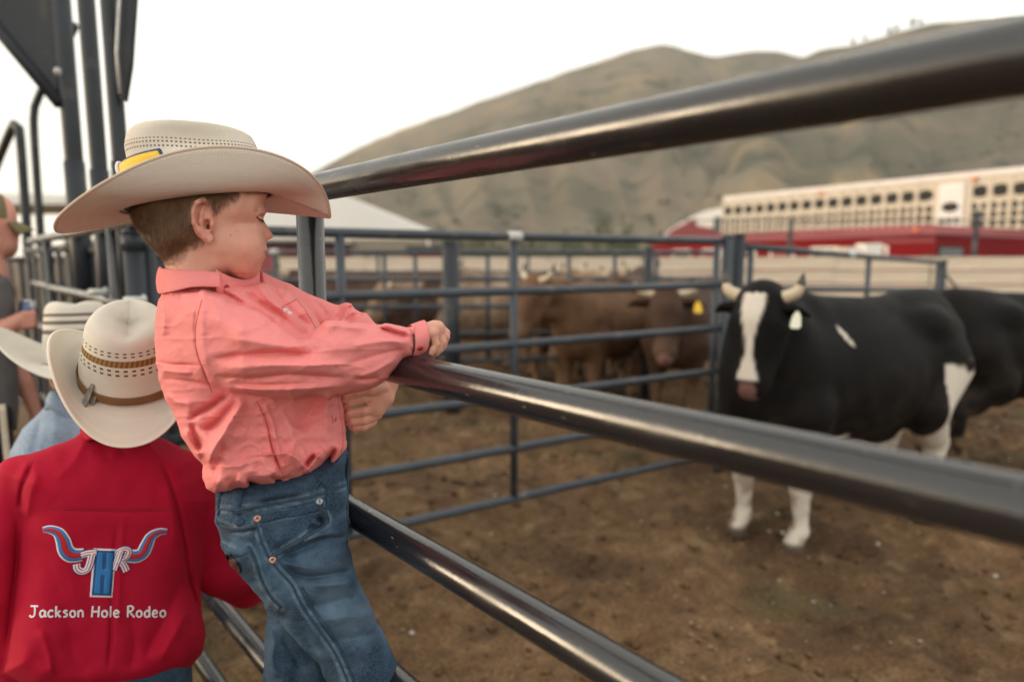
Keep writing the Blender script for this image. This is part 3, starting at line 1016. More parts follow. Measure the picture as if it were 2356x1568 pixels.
def solid(prof, a, d, nrm, w0, w1):
    """extrude a side profile (distance along d, z) across nrm from w0 to w1"""
    P = [np.r_[a + d * s + nrm * w0, z] for s, z in prof]; Q = [np.r_[a + d * s + nrm * w1, z] for s, z in prof]; n = len(P)
    return P + Q, [tuple(range(n)), tuple(range(2 * n - 1, n - 1, -1))] + [((i + 1) % n, i, i + n, (i + 1) % n + n) for i in range(n)]


def wheel(parent, c, ax, r, w):
    ax = np.array((ax[0], ax[1], 0.0)); c = np.array(c)
    t = mesh_obj('wheel', *tube([c - ax * w / 2, c - ax * w * .45, c + ax * w * .45, c + ax * w / 2], [r * .93, r, r, r * .93], 20), M_HOLE, parent)
    mesh_obj('rim', *tube([c - ax * (w / 2 + .005), c + ax * (w / 2 + .005)], r * .55, 16), M_GALV, t)


# perforated livestock trailer
a, d, nrm, L = frame2(at(2640, 600, 16.0), at(1660, 600, 27.0))
ZT, ZB = 4.05, 1.15
e = empty('livestock_trailer', (a[0], a[1], 0), 'long cream livestock trailer with rows of punched air holes', 'trailer')
nrm = -nrm if np.dot(nrm, -a) < 0 else nrm       # towards the viewer
V, F = solid([(0, ZB), (L, ZB), (L, ZT), (0, ZT)], a, d, nrm, -2.5, 0); mesh_obj('body', V, F, M_ALU, e, smooth=False)
V, F = solid([(-.02, ZT - .12), (L + .02, ZT - .12), (L + .02, ZT + .03), (-.02, ZT + .03)], a, d, nrm, -2.52, .035); mesh_obj('roof_rail', V, F, M_WPAINT, e, smooth=False)
V, F = solid([(0, ZB), (L, ZB), (L, ZB + .35), (0, ZB + .35)], a, d, nrm, -.5, .03); mesh_obj('skirt', V, F, M_REDROOF, e, smooth=False)
ncol = 26; vent = None
for i in range(ncol):
    s = L * (i + .5) / ncol
    if i in (8, 9):
        if i == 8:
            V, F = solid([(s - .1, ZB + .4), (s + L / ncol + .1, ZB + .4), (s + L / ncol + .1, ZT - .25), (s - .1, ZT - .25)], a, d, nrm, 0, .05); dr = mesh_obj('side_door', V, F, M_WPAINT, e, smooth=False)
            mb = MB(); sc = s + L / ncol / 2
            for ds, z, w, h in [(0, ZT - .95, .24, .15)] + [(k * .2, ZT - 1.35 - r * .26, .085, .10) for r in range(3) for k in (-1, 0, 1)]:
                mb.add(*solid([(sc + ds + w * math.cos(q), z + h * math.sin(q)) for q in np.linspace(0, 2 * math.pi, 11)[:-1]], a, d, nrm, .02, .056))
            mb.obj('vent', M_HOLE, dr)['kind'] = 'stuff'
        continue
    mb = MB()
    def hole(ds, z, w, h): 
        a0 = np.linspace(0, 2 * math.pi, 11)[:-1]
        mb.add(*solid([(s + ds + w * math.cos(q), z + h * math.sin(q)) for q in a0], a, d, nrm, -.02, .006))
    hole(0, ZT - .55, .25, .18)
    for q in range(5):
        for ds in (-.14, .14): hole(ds, ZT - .97 - q * .25, .11, .105)
    for q in range(2):
        for ds in (-.10, .10): hole(ds, ZB + .75 - q * .2, .07, .07)
    mb.obj('vent', M_HOLE, e)['kind'] = 'stuff'
    V, F = solid([(s + L / ncol * .5 - .06, ZB + .3), (s + L / ncol * .5 + .06, ZB + .3), (s + L / ncol * .5 + .06, ZT - .1), (s + L / ncol * .5 - .06, ZT - .1)], a, d, nrm, 0, .025); mesh_obj('stake', V, F, M_ALU, e, smooth=False)
for s in (L * .30, L * .67):
    c = np.r_[a + d * s + nrm * .04, ZT - .2]; mesh_obj('marker_lamp', *tube([c, c + np.r_[nrm, 0] * .04], .07, 10), M_ORANGE, e)
for s in (1.2, 2.5, L - 2.2): wheel(e, np.r_[a + d * s + nrm * -.25, .5], nrm, .5, .35)
# red stock trailer with a pale sloping roof edge
C = at(2150, 600, 14.0); Lf = at(1500, 600, 21.5); Rt = at(2520, 600, 17.0)
a, d, nrm, L = frame2(C, Lf); nrm = -nrm if np.dot(nrm, -a) < 0 else nrm
W2 = 5.2
e = empty('stock_trailer', (a[0], a[1], 0), 'red stock trailer with faded roof and dark window by the fence', 'trailer')
V, F = solid([(0, .55), (L, .55), (L, 2.08), (0, 2.08)], a, d, nrm, -W2, 0); mesh_obj('body', V, F, M_RED, e, smooth=False)
rf = [np.r_[a - d * .04 + nrm * .05, 2.06], np.r_[a + d * (L + .04) + nrm * .05, 2.06], np.r_[a + d * (L + .04) - nrm * .22, 2.30], np.r_[a + d * .22 - nrm * .22, 2.30],
      np.r_[a - d * .04 - nrm * (W2 + .05), 2.06], np.r_[a + d * .22 - nrm * (W2 - .2), 2.30], np.r_[a + d * (L + .04) - nrm * (W2 + .05), 2.06], np.r_[a + d * (L + .04) - nrm * (W2 - .2), 2.30]]
mesh_obj('roof', rf, [(0, 1, 2, 3), (4, 0, 3, 5), (6, 4, 5, 7), (1, 6, 7, 2), (3, 2, 7, 5), (0, 4, 6, 1)], M_REDROOF, e, smooth=False)
for i in range(6):
    s = 1.0 + i * (L - 1.5) / 6
    V, F = solid([(s, 1.55), (s + .75, 1.55), (s + .75, 1.86), (s, 1.86)], a, d, nrm, -.05, .012); w = mesh_obj('window', V, F, M_WPAINT, e, smooth=False)
    V, F = solid([(s + .06, 1.60), (s + .69, 1.60), (s + .69, 1.81), (s + .06, 1.81)], a, d, nrm, -.02, .018); mesh_obj('pane', V, F, M_GLASS if i % 2 else M_REDROOF, w, smooth=False)
V, F = solid([(.02, 1.92), (1.4, 1.92), (1.4, 2.0), (.02, 2.0)], a, d, nrm, 0, .008); mesh_obj('stripe', V, F, M_REDROOF, e, smooth=False)
aF = a + nrm * 0; dF = -nrm
V, F = solid([(.10, 1.50), (1.15, 1.50), (1.15, 1.84), (.10, 1.84)], aF, dF, -d, -.05, .012); w = mesh_obj('front_window', V, F, M_HOLE, e, smooth=False)
V, F = solid([(.15, 1.54), (1.10, 1.54), (1.10, 1.80), (.15, 1.80)], aF, dF, -d, -.02, .018); mesh_obj('pane', V, F, M_GLASS, w, smooth=False)
c = np.r_[a + nrm * .06 + d * .4, 2.18]; mesh_obj('marker_lamp', *tube([c, c + np.r_[nrm, 0] * .05], .05, 10), M_ORANGE, e)
for s in (L * .35, L * .48): wheel(e, np.r_[a + d * s - nrm * .1, .42], nrm, .42, .28)
# semi truck
a, d, nrm, L = frame2(at(1690, 600, 30.0), at(1515, 600, 32.0)); nrm = -nrm if np.dot(nrm, -a) < 0 else nrm
zz = lambda v: 1.55 + (597 - v) / 1500 * 31.0
e = empty('semi_truck', (a[0], a[1], 0), 'white and red semi truck nose left of the livestock trailer', 'truck')
prof = [(0, .7), (L, .7), (L, zz(560)), (L * .93, zz(540)), (L * .80, zz(522)), (L * .55, zz(499)), (L * .38, zz(488)), (L * .25, zz(484)), (0, zz(486))]
V, F = solid(prof, a, d, nrm, -2.3, 0); mesh_obj('cab', V, F, M_WPAINT, e, smooth=False)
V, F = solid([(0, zz(545)), (L * .95, zz(548)), (L * .80, zz(526)), (L * .55, zz(506)), (L * .50, zz(506)), (L * .5, zz(520)), (L * .35, zz(525)), (0, zz(530))], a, d, nrm, -2.32, .02); mesh_obj('red_band', V, F, M_REDROOF, e, smooth=False)
V, F = solid([(.05, zz(536)), (L * .28, zz(536)), (L * .28, zz(504)), (.05, zz(500))], a, d, nrm, -.1, .04); mesh_obj('window', V, F, M_GLASS, e, smooth=False)
for s in (.5, L * .8): wheel(e, np.r_[a + d * s - nrm * .15, .5], nrm, .5, .3)
# chain link fence posts in front of the trailers
e = empty('wire_fence', at(1820, 600, 12.5) * (1, 1, 0), 'thin dark wire fence with two posts in front of the red trailer', 'fence')
A, Bq = at(1560, 507, 13.2), at(2700, 507, 11.8)
for v in (507, 540): mesh_obj('wire', *tube([at(1560, v, 13.2), at(2700, v, 11.8)], .012, 6), M_DARKSTEEL, e)
for u, v0, Y in ((1820, 503, 12.86), (2250, 484, 12.36), (2640, 484, 11.9)):
    p = at(u, v0, Y); mesh_obj('post', *tube([(p[0], p[1], -.2), p], .045, 10), M_DARKSTEEL, e)
# things on the wall
for u0, u1, v0, v1, Y, lab in ((1990, 2031, 560, 596, 10.2, 'white electrical box standing above the board wall'), (1945, 1986, 568, 596, 10.3, 'cream box just left of the white box on the wall')):
    p0, p1 = at(u0, v1, Y), at(u1, v0, Y); e = empty('utility_box', p0, lab, 'box')
    mb = MB(); mb.box((p0 + p1) / 2 + (0, .15, 0), (abs(p1[0] - p0[0]), .3, abs(p1[2] - p0[2]))); mb.obj('case', M_WPAINT if u0 == 1990 else M_BOARD, e)
    mb = MB(); mb.box((p0 + p1) / 2 + (0, -.005, 0), (abs(p1[0] - p0[0]) * .84, .012, abs(p1[2] - p0[2]) * .84)); mb.obj('lid', M_WPAINT, e)
    mb = MB(); mb.box(((p0[0] + p1[0]) / 2, p0[1] + .15, p0[2] / 2), (.08, .08, p0[2])); mb.obj('pole', M_DARKSTEEL, e)
# red sheds behind the pens
for u0, u1, v0, Y, lab in ((560, 742, 546, 17.0, 'dark red shed behind the post beside the boy'), (948, 1030, 558, 19.0, 'small dark red shed under the tent corner')):
    p0, p1 = at(u0, 600, Y), at(u1, v0, Y); w = p1[0] - p0[0]; e = empty('red_shed', (p0[0], Y, 0), lab, 'shed')
    mb = MB(); mb.box((p0[0] + w / 2, Y + 1.5, p1[2] / 2 - .1), (w, 3, p1[2] - .2)); mb.obj('wall', M_RED, e)
    mb = MB(); mb.box((p0[0] + w / 2, Y + 1.5, p1[2] - .15), (w + .3, 3.4, .1)); mb.obj('roof', M_DARKSTEEL, e)
    mb = MB(); mb.box((p0[0] + w * .3, Y - .02, .95), (.9, .05, 1.8)); mb.obj('door', M_REDROOF, e)
# ---------------------------------------------------------------- tall chute posts at the left end of the fence
def chute_post(u, Y, r, h, label, sleeves=()):
    p = at(u, 600, Y)
    return corral_post(p, r, h, label, 'chute_post', M_DARKSTEEL, True, sleeves)


zat = lambda v, Y, u=200: at(u, v, Y)[2]
chute_post(189, 3.5, 0.043, 4.3, 'leftmost and thickest of the tall dark chute posts, under the steel gusset', ((zat(372, 3.5) - .9, .9 + .0),))
chute_post(244, 2.97, 0.034, 4.0, 'middle one of the three tall dark chute posts', ((zat(392, 2.97) - .8, .8),))
chute_post(293, 2.62, 0.029, 3.8, 'rightmost tall dark chute post just left of the straw hat crown', ((zat(372, 2.62) - .7, .7),))
chute_post(310, 2.45, 0.036, zat(538, 2.45), 'short thick dark post under the back brim of the straw hat', ((zat(575, 2.45), .055),))
chute_post(343, 2.5, 0.026, zat(545, 2.5), 'short thin dark post right behind the neck of the leaning boy')
# gusset sheet with tube along its lower edge
Yg = 3.47
e = empty('gusset_plate', at(60, 240, Yg), 'big dark triangular steel plate in the upper left corner', 'steel plate')
def sheet(pts, Y, th, mat, name, parent):
    P = [at(u, v, Y) for u, v in pts]; Q = [p + (0, th, 0) for p in P]; n = len(P)
    F = [tuple(range(n)), tuple(range(2 * n - 1, n - 1, -1))] + [((i + 1) % n, i, i + n, (i + 1) % n + n) for i in range(n)]
    return mesh_obj(name, P + Q, F, mat, parent, smooth=False)
sheet([(-260, -160), (122, -160), (132, 222), (0, 62), (-260, -150)], Yg, .02, M_DARKSTEEL, 'sheet', e)
mesh_obj('edge_tube', *tube([at(-260, -235 + 0, Yg), at(0, 74, Yg), at(138, 240, Yg)], .03, 12), M_DARKSTEEL, e)
mesh_obj('bracket', *tube([at(130, 165, Yg - .05), at(136, 165, Yg - .05)], .02, 10), M_GALV, e)
e = empty('gate_slide', at(280, 100, 2.6), 'dark wedge shaped gate slide hanging beside the right chute post', 'gate slide')
sheet([(270, -160), (318, -160), (297, 150), (284, 232), (276, 228), (263, 175)], 2.58, .03, M_DARKSTEEL, 'plate', e)
mesh_obj('guide_rod', *tube([at(283, -160, 2.56), at(268, 120, 2.56), at(276, 215, 2.56)], .006, 8), M_GALV, e)
# bent pipe arches further along
def arch(label, pts, Y, r):
    e = empty('pipe_arch', at(pts[-1][0], 600, Y) * (1, 1, 0), label, 'pipe arch', 'pipe arches along the alley')
    P = spline([at(u, v, Y + dy) for u, v, dy in pts], 24)
    mesh_obj('bent_pipe', *tube(P, r, 12), M_DARKSTEEL, e)
    q = P[-1]; mesh_obj('leg', *tube([q + (0, 0, .05), (q[0], q[1], -.3)], r * 1.05, 12), M_DARKSTEEL, e)
arch('bent dark pipe arch peaking at the far left of the alley', [(-60, 520, .9), (-5, 372, .5), (30, 290, .05), (40, 280, 0), (45, 300, 0), (58, 470, 0), (64, 560, 0)], 5.6, .036)
arch('bent dark pipe arch leaning toward the gusset plate', [(170, 60, -.8), (120, 165, -.3), (97, 205, 0), (80, 245, 0), (77, 275, 0), (86, 430, 0), (95, 560, 0)], 4.9, .027)
# barred alley gates beyond the near fence
def bar_gate(label, pts, zt, zb, nb, w):
    A, B = np.array(pts[0]), np.array(pts[1]); e = empty('alley_gate', (A[0], A[1], 0), label, 'gate', 'barred gates of the alley')
    for z in (zt, (zt + zb) / 2 + .1, zb): mesh_obj('rail', *tube([np.r_[A, z], np.r_[B, z]], .024, 12), M_DARKSTEEL, e)
    rz = math.atan2(B[1] - A[1], B[0] - A[0])
    for k in range(nb):
        c = A + (B - A) * (k + .3) / nb
        mb = MB(); mb.box((c[0], c[1], (zt + zb) / 2), (w, .02, zt - zb - .05), rz); mb.obj('bar', M_DARKSTEEL, e)
    return e
bar_gate('barred dark alley gate between the two bent arches and the tall posts', (at(60, 597, 5.4)[:2], at(205, 597, 3.6)[:2]), 1.62, .25, 7, .10)
bar_gate('barred dark alley gate right under the back of the straw hat', (at(205, 597, 3.55)[:2], at(350, 597, 2.75)[:2]), 1.60, .25, 7, .075)
for pa, pb, lab in ((at(44, 597, 6.1), at(210, 597, 4.2), 'dark sheet steel alley wall behind the bars left of the tall posts'), (at(205, 597, 4.25), at(372, 597, 3.25), 'dark sheet steel alley wall behind the neck of the leaning boy')):
    e = empty('alley_wall', (pa[0], pa[1], 0), lab, 'steel wall', 'sheet walls of the alley')
    rz = math.atan2(pb[1] - pa[1], pb[0] - pa[0]); L = float(np.linalg.norm((pb - pa)[:2]))
    for k in range(4):
        c = pa + (pb - pa) * (k + .5) / 4
        mb = MB(); mb.box((c[0], c[1], .74), (L / 4 - .09, .02, 1.30), rz); mb.obj('panel', M_DARKSTEEL, e)
    for k in range(5):
        c = pa + (pb - pa) * k / 4
        mesh_obj('post', *tube([(c[0], c[1], -.2), (c[0], c[1], 1.55)], .03, 10), M_DARKSTEEL, e)
    mesh_obj('rail', *tube([(pa[0], pa[1], 1.55), (pb[0], pb[1], 1.55)], .028, 12), M_DARKSTEEL, e)
bar_gate('barred dark alley gate beside the man in the olive cap', (at(-60, 597, 7.0)[:2], at(60, 597, 5.5)[:2]), 1.55, .25, 6, .10)
for (u, v, Y, r, lab) in ((222, 672, 2.85, .016, 'small shiny bolt on the middle chute post'), (306, 690, 2.4, .014, 'small shiny latch pin under the hat brim')):
    p = at(u, v, Y); e = empty('latch_pin', p, lab, 'latch')
    mesh_obj('pin', *tube([p + (-.03, 0, 0), p + (.03, 0, 0)], r, 10), M_GALV, e); mesh_obj('knob', *tube([p + (.03, 0, 0), p + (.04, 0, 0), p + (.05, 0, 0)], [r * .6, r * 1.6, r * .5], 10), M_GALV, e)
# ---------------------------------------------------------------- the boy in the coral shirt
def skin_extra(hair_col):
    def fn(N, L, col, vec, mix, ntex, ramp, b):
        col = mix(attr_node(N, 'flush'), col, (0.64, 0.25, 0.195))
        col = mix(attr_node(N, 'lip'), col, (0.46, 0.13, 0.12))
        col = mix(attr_node(N, 'hair'), col, hair_col)
        return col
    return fn


M_SKIN = pmat('skin', (0.70, 0.385, 0.295), 0.5, spec=0.3, sss=0.2, var=(60, 0.05), bump=[(700, 0.0002)], extra=skin_extra((0.125, 0.066, 0.034)))
M_HAIR = pmat('short_brown_hair', (0.17, 0.090, 0.045), 0.45, var=(90, 0.35), spec=0.5)
M_LASH = pmat('eyelash', (0.03, 0.018, 0.012), 0.6)
M_CORAL = pmat('coral_cotton', (0.84, 0.275, 0.275), 0.85, spec=0.15, var=[(7, 0.04), (160, 0.03)], bump=[(1500, 0.0002), (45, 0.0009), (130, 0.0003)])
M_CORALD = pmat('coral_stitching', (0.58, 0.10, 0.09), 0.8)
M_REDBTN = pmat('red_button', (0.55, 0.05, 0.045), 0.3)
M_THREADW = pmat('white_thread', (0.85, 0.80, 0.80), 0.6)


def denim_extra(N, L, col, vec, mix, ntex, ramp, b):
    mp = N.new('ShaderNodeMapping'); mp.inputs['Rotation'].default_value = (0, R_(25), 0); mp.inputs['Scale'].default_value = (1600, 1600, 260); L.new(vec, mp.inputs[0])
    t = N.new('ShaderNodeTexNoise'); t.inputs['Scale'].default_value = 1.0; t.inputs['Detail'].default_value = 3; L.new(mp.outputs[0], t.inputs['Vector'])
    col = mix(ramp(t.outputs['Fac'], 0.42, 0.70), col, (0.075, 0.128, 0.19))
    return mix(attr_node(N, 'fade'), col, (0.14, 0.215, 0.31))


M_DENIM = pmat('blue_denim', (0.014, 0.031, 0.062), 0.85, spec=0.2, var=[(9, 0.22), (40, 0.14)], second=((0.040, 0.085, 0.145), 12, 0.48, 0.62),
               bump=[(1300, 0.0004), (60, 0.002)], extra=denim_extra)
M_DENIMD = pmat('dark_denim_seam', (0.024, 0.052, 0.085), 0.85, var=(200, 0.35), bump=[(900, 0.0005)])
M_THREADT = pmat('tan_thread', (0.20, 0.10, 0.055), 0.7)
M_COPPER = pmat('copper_rivet', (0.55, 0.30, 0.24), 0.35, metal=0.7, var=(300, 0.2))
M_LEATHER = pmat('brown_leather', (0.07, 0.035, 0.025), 0.5, var=(60, 0.3))

BF = Frame(600, 800, 1.12, -21)
BS = BF.s
be = empty('person', BF.P(640, 1960, 0), 'boy in coral shirt, jeans and pale straw cowboy hat leaning over the pipe rail', 'person')

# ---- body: head, neck, arms and hands in one skin
HEADP = [(616, 447), (610, 460), (606.5, 478), (605.5, 490), (605, 501), (608, 509), (615, 521), (622, 531), (628.5, 540), (628, 546), (622, 550), (614, 554), (612.5, 560), (614, 567), (617, 574.5), (616.5, 579),
         (612, 582.5), (613, 587), (611.5, 593), (607.5, 599), (604, 604), (603, 609), (600.5, 617), (596, 627), (587, 636.5), (569, 644), (545, 644), (525, 634), (513, 640), (505, 680), (470, 740), (400, 740), (386, 690),
         (380, 640), (379, 614), (375, 598), (360, 578.5), (338, 556), (318.5, 530), (305.7, 508), (299, 482), (302, 440), (330, 400), (390, 372), (460, 362), (540, 372), (595, 405)]


def build_body():
    fl = Field((286, -255, 352), (1046, 170, 1010), 2.4)
    tp = [(450, 470), (370, 480), (380, 520), (540, 470), (585, 470), (600, 490), (520, 560), (560, 570), (592, 560), (520, 620), (560, 625), (588, 625), (622, 540), (617, 552), (440, 620), (400, 610), (440, 700), (480, 660), (606, 580), (455, 400), (600, 520)]
    tv = [98, 90, 84, 94, 80, 68, 90, 86, 62, 78, 66, 42, 13, 15, 64, 60, 66, 64, 33, 90, 46]
    rp = [(450, 450), (340, 480), (560, 430), (600, 480), (600, 510), (620, 540), (605, 560), (612, 580), (590, 625), (530, 625), (440, 620), (390, 600), (330, 540), (450, 560), (560, 520)]
    rv = [100, 90, 50, 30, 22, 12, 22, 18, 28, 44, 60, 55, 70, 90, 40]
    def head(s):
        U, W = s.ax[0][:, None], s.ax[2][None, :]
        T = rbf2(U, W, tp, tv, 22); R = rbf2(U, W, rp, rv, 22)
        d = poly_sd(U, W, HEADP)
        q = np.clip(-d, None, R); q = ((R - q) / R)
        return ((np.sqrt(q[:, None, :]**2 + (s.Y / T[:, None, :])**2) - 1) * np.minimum(R, T)[:, None, :] * 0.8).astype(np.float32)
    fl.add((286, -130, 352), (645, 130, 760), head, 2)
    for sg in (-1, 1):
        fl.ell((568, sg * 52, 572), (34, 26, 40), 26)                      # cheek
        fl.ell((602, sg * 26, 486), (6, 18, 5), 16)                        # brow ridge
        fl.dent((604, sg * 33, 502), (11, 15, 8), 10)                      # eye hollow
        fl.ell((592, sg * 32, 503), (12.5, 15, 10), 3)                     # closed lid
        fl.ell((612, sg * 11.5, 545.5), (9.5, 7, 7), 5)                    # nostril wing
        fl.dent((617.5, sg * 6.5, 551.5), (5.0, 3.2, 3.2), 2)              # nostril
    fl.chain([(600, -30, 584.5), (608, -18, 583.5), (613, 0, 583), (608, 18, 583.5), (600, 30, 584.5)], [.8, 1, 1, 1, .8], 1, 1)
    fl.cut((590, -40, 572), (625, 40, 594), lambda s: s_chain(s, [(596, -29, 585.5), (606, -20, 583.6), (617, 0, 582.6), (606, 20, 583.6), (596, 29, 585.5)], [1.6, 2.8, 3.0, 2.8, 1.6], 2), 2)
    fl.dent((597, -33, 587), (6, 6, 7), 8)
    # ears
    for sg in (-1, 1):
        def ear(s, sg=sg):
            y = sg
            hel = s_chain(s, [(489, y * 92, 486), (482, y * 104, 465), (466, y * 113, 459.5), (449, y * 118, 468), (442, y * 119, 490), (447, y * 117, 513), (457, y * 111, 531), (468, y * 105, 545), (478, y * 100, 553)],
                          [5, 6, 6.3, 6.3, 6, 5.8, 5.8, 6.5, 7.5], 3)
            lobe = s_ell(s, (480, y * 98, 547), (11, 7, 10))
            ant = s_chain(s, [(470, y * 103, 477), (463, y * 109, 492), (461, y * 109, 510), (467, y * 104, 528), (476, y * 98, 537)], [4, 5.2, 5.2, 5, 4.5], 3)
            tra = s_chain(s, [(489, y * 94, 506), (487, y * 98, 517), (489, y * 93, 528)], [4.5, 5.5, 4], 3)
            plate = s_ell(s, (466, y * 97, 505), (24, 11, 44))
            e = smin(smin(hel, lobe, 6), smin(plate, ant, 5), 4)
            e = smax(e, -s_ell(s, (476, y * 108, 517), (9.5, 17, 13)), 3)
            e = smax(e, -s_ell(s, (480, y * 95, 521), (6, 16, 7)), 2)
            e = smax(e, -s_ell(s, (474, y * 112, 484), (6, 8, 13)), 3)
            e = smax(e, -s_ell(s, (453, y * 119, 497), (3, 5, 20)), 3)
            return smin(e, tra, 3)
        lo, hi = (425, -135, 442), (505, -70, 572)
        if sg > 0: lo, hi = (425, 70, 442), (505, 135, 572)
        fl.add(lo, hi, ear, 5)
    # trunk and arms under the shirt
    fl.chain([(455, 0, 690), (530, 0, 790), (600, 0, 960)], [60, 72, 70], 20, 20)
    fl.chain([(470, -80, 750), (560, -150, 812), (730, -195, 830), (860, -208, 812), (950, -209, 784), (985, -208, 769)], [34, 34, 34, 26, 22, 23], 14, 10)
    fl.chain([(520, 95, 720), (650, 105, 725), (790, 75, 752), (855, 40, 785), (882, 8, 840), (893, -8, 880)], [50, 42, 34, 32, 26, 23], 14, 10)
    # right hand hanging over the rail
    fl.chain([(975, -209, 771), (1000, -207, 759)], [26, 23], 8, 8, (1, 1.25, 1))
    for y, kn, k2, tip, r in ((-233, (996, 768), (1004, 792), (1000, 812), 10.0), (-216, (1006, 759), (1018, 786), (1012, 812), 10.8), (-198, (1010, 752), (1025, 775), (1021, 803), 11.2), (-181, (1009, 750), (1026, 766), (1024, 788), 11)):
        fl.chain([(978, y * .4 - 125, 772), (kn[0], y, kn[1])], [15, 13], 7, 6)
        fl.chain([(kn[0], y, kn[1]), (k2[0], y - 1, k2[1]), (tip[0] - 3, y - 2, tip[1] - 8), (tip[0] - 7, y - 2, tip[1])], [11.4, r - 1.2, r - 1.6, r - 2.8], 1.2, 3)
    fl.chain([(976, -186, 784), (990, -178, 800), (996, -182, 815)], [13, 11, 9], 4, 5)
    # left hand hanging below the rail, fingers turned back to the shirt
    fl.chain([(893, -10, 885), (881, -16, 912), (862, -18, 937)], [22, 25, 26], 8, 8, (1, 1.0, 1))
    for y, pts, r in ((-24, [(874, 912), (838, 916), (806, 926), (795, 936)], 12.0), (-22, [(878, 933), (838, 946), (806, 951), (797, 958)], 12.2), (-16, [(868, 953), (838, 967), (812, 970), (803, 972)], 11.6), (-8, [(856, 968), (838, 982), (818, 984), (808, 981)], 10.4)):
        fl.chain([(a, y - (0, 14, 10, -4)[i], b_) for i, (a, b_) in enumerate(pts)], [12.4, r - 1.7, r - 1.9, r - 2.8], 1.0, 3)
    fl.chain([(884, -30, 893), (850, -46, 897), (822, -48, 902), (800, -42, 912), (792, -38, 919)], [15, 12.5, 10.5, 9.5, 7], 3, 5)
    return fl.mesh(1)


V, F = build_body()
U_, B_, W_ = V[:, 0], V[:, 1], V[:, 2]
body = mesh_obj('body', BF.P(U_, W_, B_), F[:, ::-1], M_SKIN, be)
# hair field: above the fade line that runs in front of and behind the ear
hline = np.interp(U_, [300, 372, 378, 400, 425, 437, 470, 492, 500, 520, 548, 556, 640], [640, 622, 612, 606, 590, 568, 560, 490, 486, 470, 456, 440, 440])
soft = np.interp(U_, [300, 440, 640], [26, 40, 22])
inear = ((U_ - 464) / 30)**2 + ((W_ - 508) / 52)**2 < 1
hair = np.clip((hline - W_) / soft + 0.40 + 0.12 * vnoise(U_ * .15, W_ * .15, B_ * .15), 0, 1)
hair = np.where(inear & (np.abs(B_) > 90) & (U_ > 440), 0, hair); hair[(W_ > 640) | (U_ > 640)] = 0
attr(body, 'hair', hair * 0.92)
flush = 0.42 * np.exp(-((U_ - 560) / 42)**2 - ((W_ - 575) / 42)**2) + .12 * fbm(U_ * .05, W_ * .05, B_ * .05, oct=3) + 0.75 * np.exp(-((U_ - 626) / 14)**2 - ((W_ - 540) / 14)**2) + 0.55 * (inear & (np.abs(B_) > 88))
flush = flush + np.where(U_ > 780, 0.28 + 0.35 * np.clip(fbm(U_ * .06, W_ * .06, oct=2), 0, 1), 0)
attr(body, 'flush', np.clip(flush, 0, .9))
attr(body, 'lip', 0.9 * np.exp(-((U_ - 614) / 8)**2) * np.clip(1 - np.abs(W_ - 584) / 12.0, 0, 1) * (np.abs(B_) < 27) * (U_ < 640))

# short hair strands
def strands(name, V, hair, mat, parent, frame, count, ln, wid, seed, back=0.25):
    r = np.random.RandomState(seed)
    cand = np.where(hair > 0.3)[0]
    cand = cand[(V[cand, 1] < 60)]
    pick = r.choice(cand, count); pick = pick[r.rand(count) < hair[pick]**1.3 + .05]
    p = V[pick] + r.normal(0, 1.2, (len(pick), 3))
    c = np.array((450, 0, 490)); nrm = (p - c) / np.array((150, 98, 120)); nrm /= np.linalg.norm(nrm, axis=1)[:, None]
    d = np.tile(np.array((-back, 0, 1.0)), (len(p), 1)) + r.normal(0, .16, p.shape)
    d -= (d * nrm).sum(1)[:, None] * nrm; d /= np.linalg.norm(d, axis=1)[:, None]
    l = ln * (0.6 + .8 * r.rand(len(p)))[:, None]
    side = np.cross(d, nrm)
    q = p + d * l * .55 + nrm * l * .22; t = p + d * l + nrm * l * (.20 + .25 * r.rand(len(p)))[:, None]
    A = np.stack([p - side * wid, p + side * wid, q + side * wid * .7, q - side * wid * .7, t], 1).reshape(-1, 3)
    n = len(p); i = np.arange(n) * 5
    F = [(a, a + 1, a + 2, a + 3) for a in i] + [(a + 3, a + 2, a + 4) for a in i]
    o = mesh_obj(name, frame.P(A[:, 0], A[:, 2], A[:, 1]), F, mat, parent)
    o['kind'] = 'stuff'
    return o


strands('hair', V, hair, M_HAIR, be, BF, 26000, 11, 0.33, 3)
bv = bvh_of(body)
for pts, r in (([(589, 497), (594, 502.5), (599, 506), (605, 507)], [.0005, .0011, .0012, .0005]),):
    P, N_ = drape(bv, pts, 0.0006, 14)
    if len(P) > 3: mesh_obj('lash_line', *tube(P, np.interp(np.linspace(0, 1, len(P)), [0, .35, .7, 1], r), 6), M_LASH, be)
mb = MB()
for k in range(16):
    t = k / 15; u = 591 + 15 * t; v = 499.5 + 7.5 * t**.7
    P, N_ = drape(bv, [(u, v), (u + .1, v + .1)], .0003)
    if len(P):
        p0 = P[0]; p1 = BF.P(u + 4 + 3 * t, v + 6.5, -40)
        d = p1 - p0; d /= np.linalg.norm(d)
        mb.tube([p0, p0 + d * .004 + (0, 0, -.0004), p0 + d * .0075 + (0, 0, .0004)], [.00035, .00025, .0001], 4)
mb.obj('eyelashes', M_LASH, be, True)
r = np.random.RandomState(5); mb = MB()
for k in range(9):
    t = r.rand(); u = 583 + 22 * t; v = 481 + 3 * (1 - t) + r.normal(0, 1.6)
    P, N_ = drape(bv, [(u, v), (u - 4.5, v + .5)], .0004)
    if len(P) == 2: mb.tube([P[0], P[1] + N_[1] * .0006], [.0003, .0001], 3)
mb.obj('eyebrow', pmat('fair_brow', (0.36, 0.22, 0.13), .6), be, True)
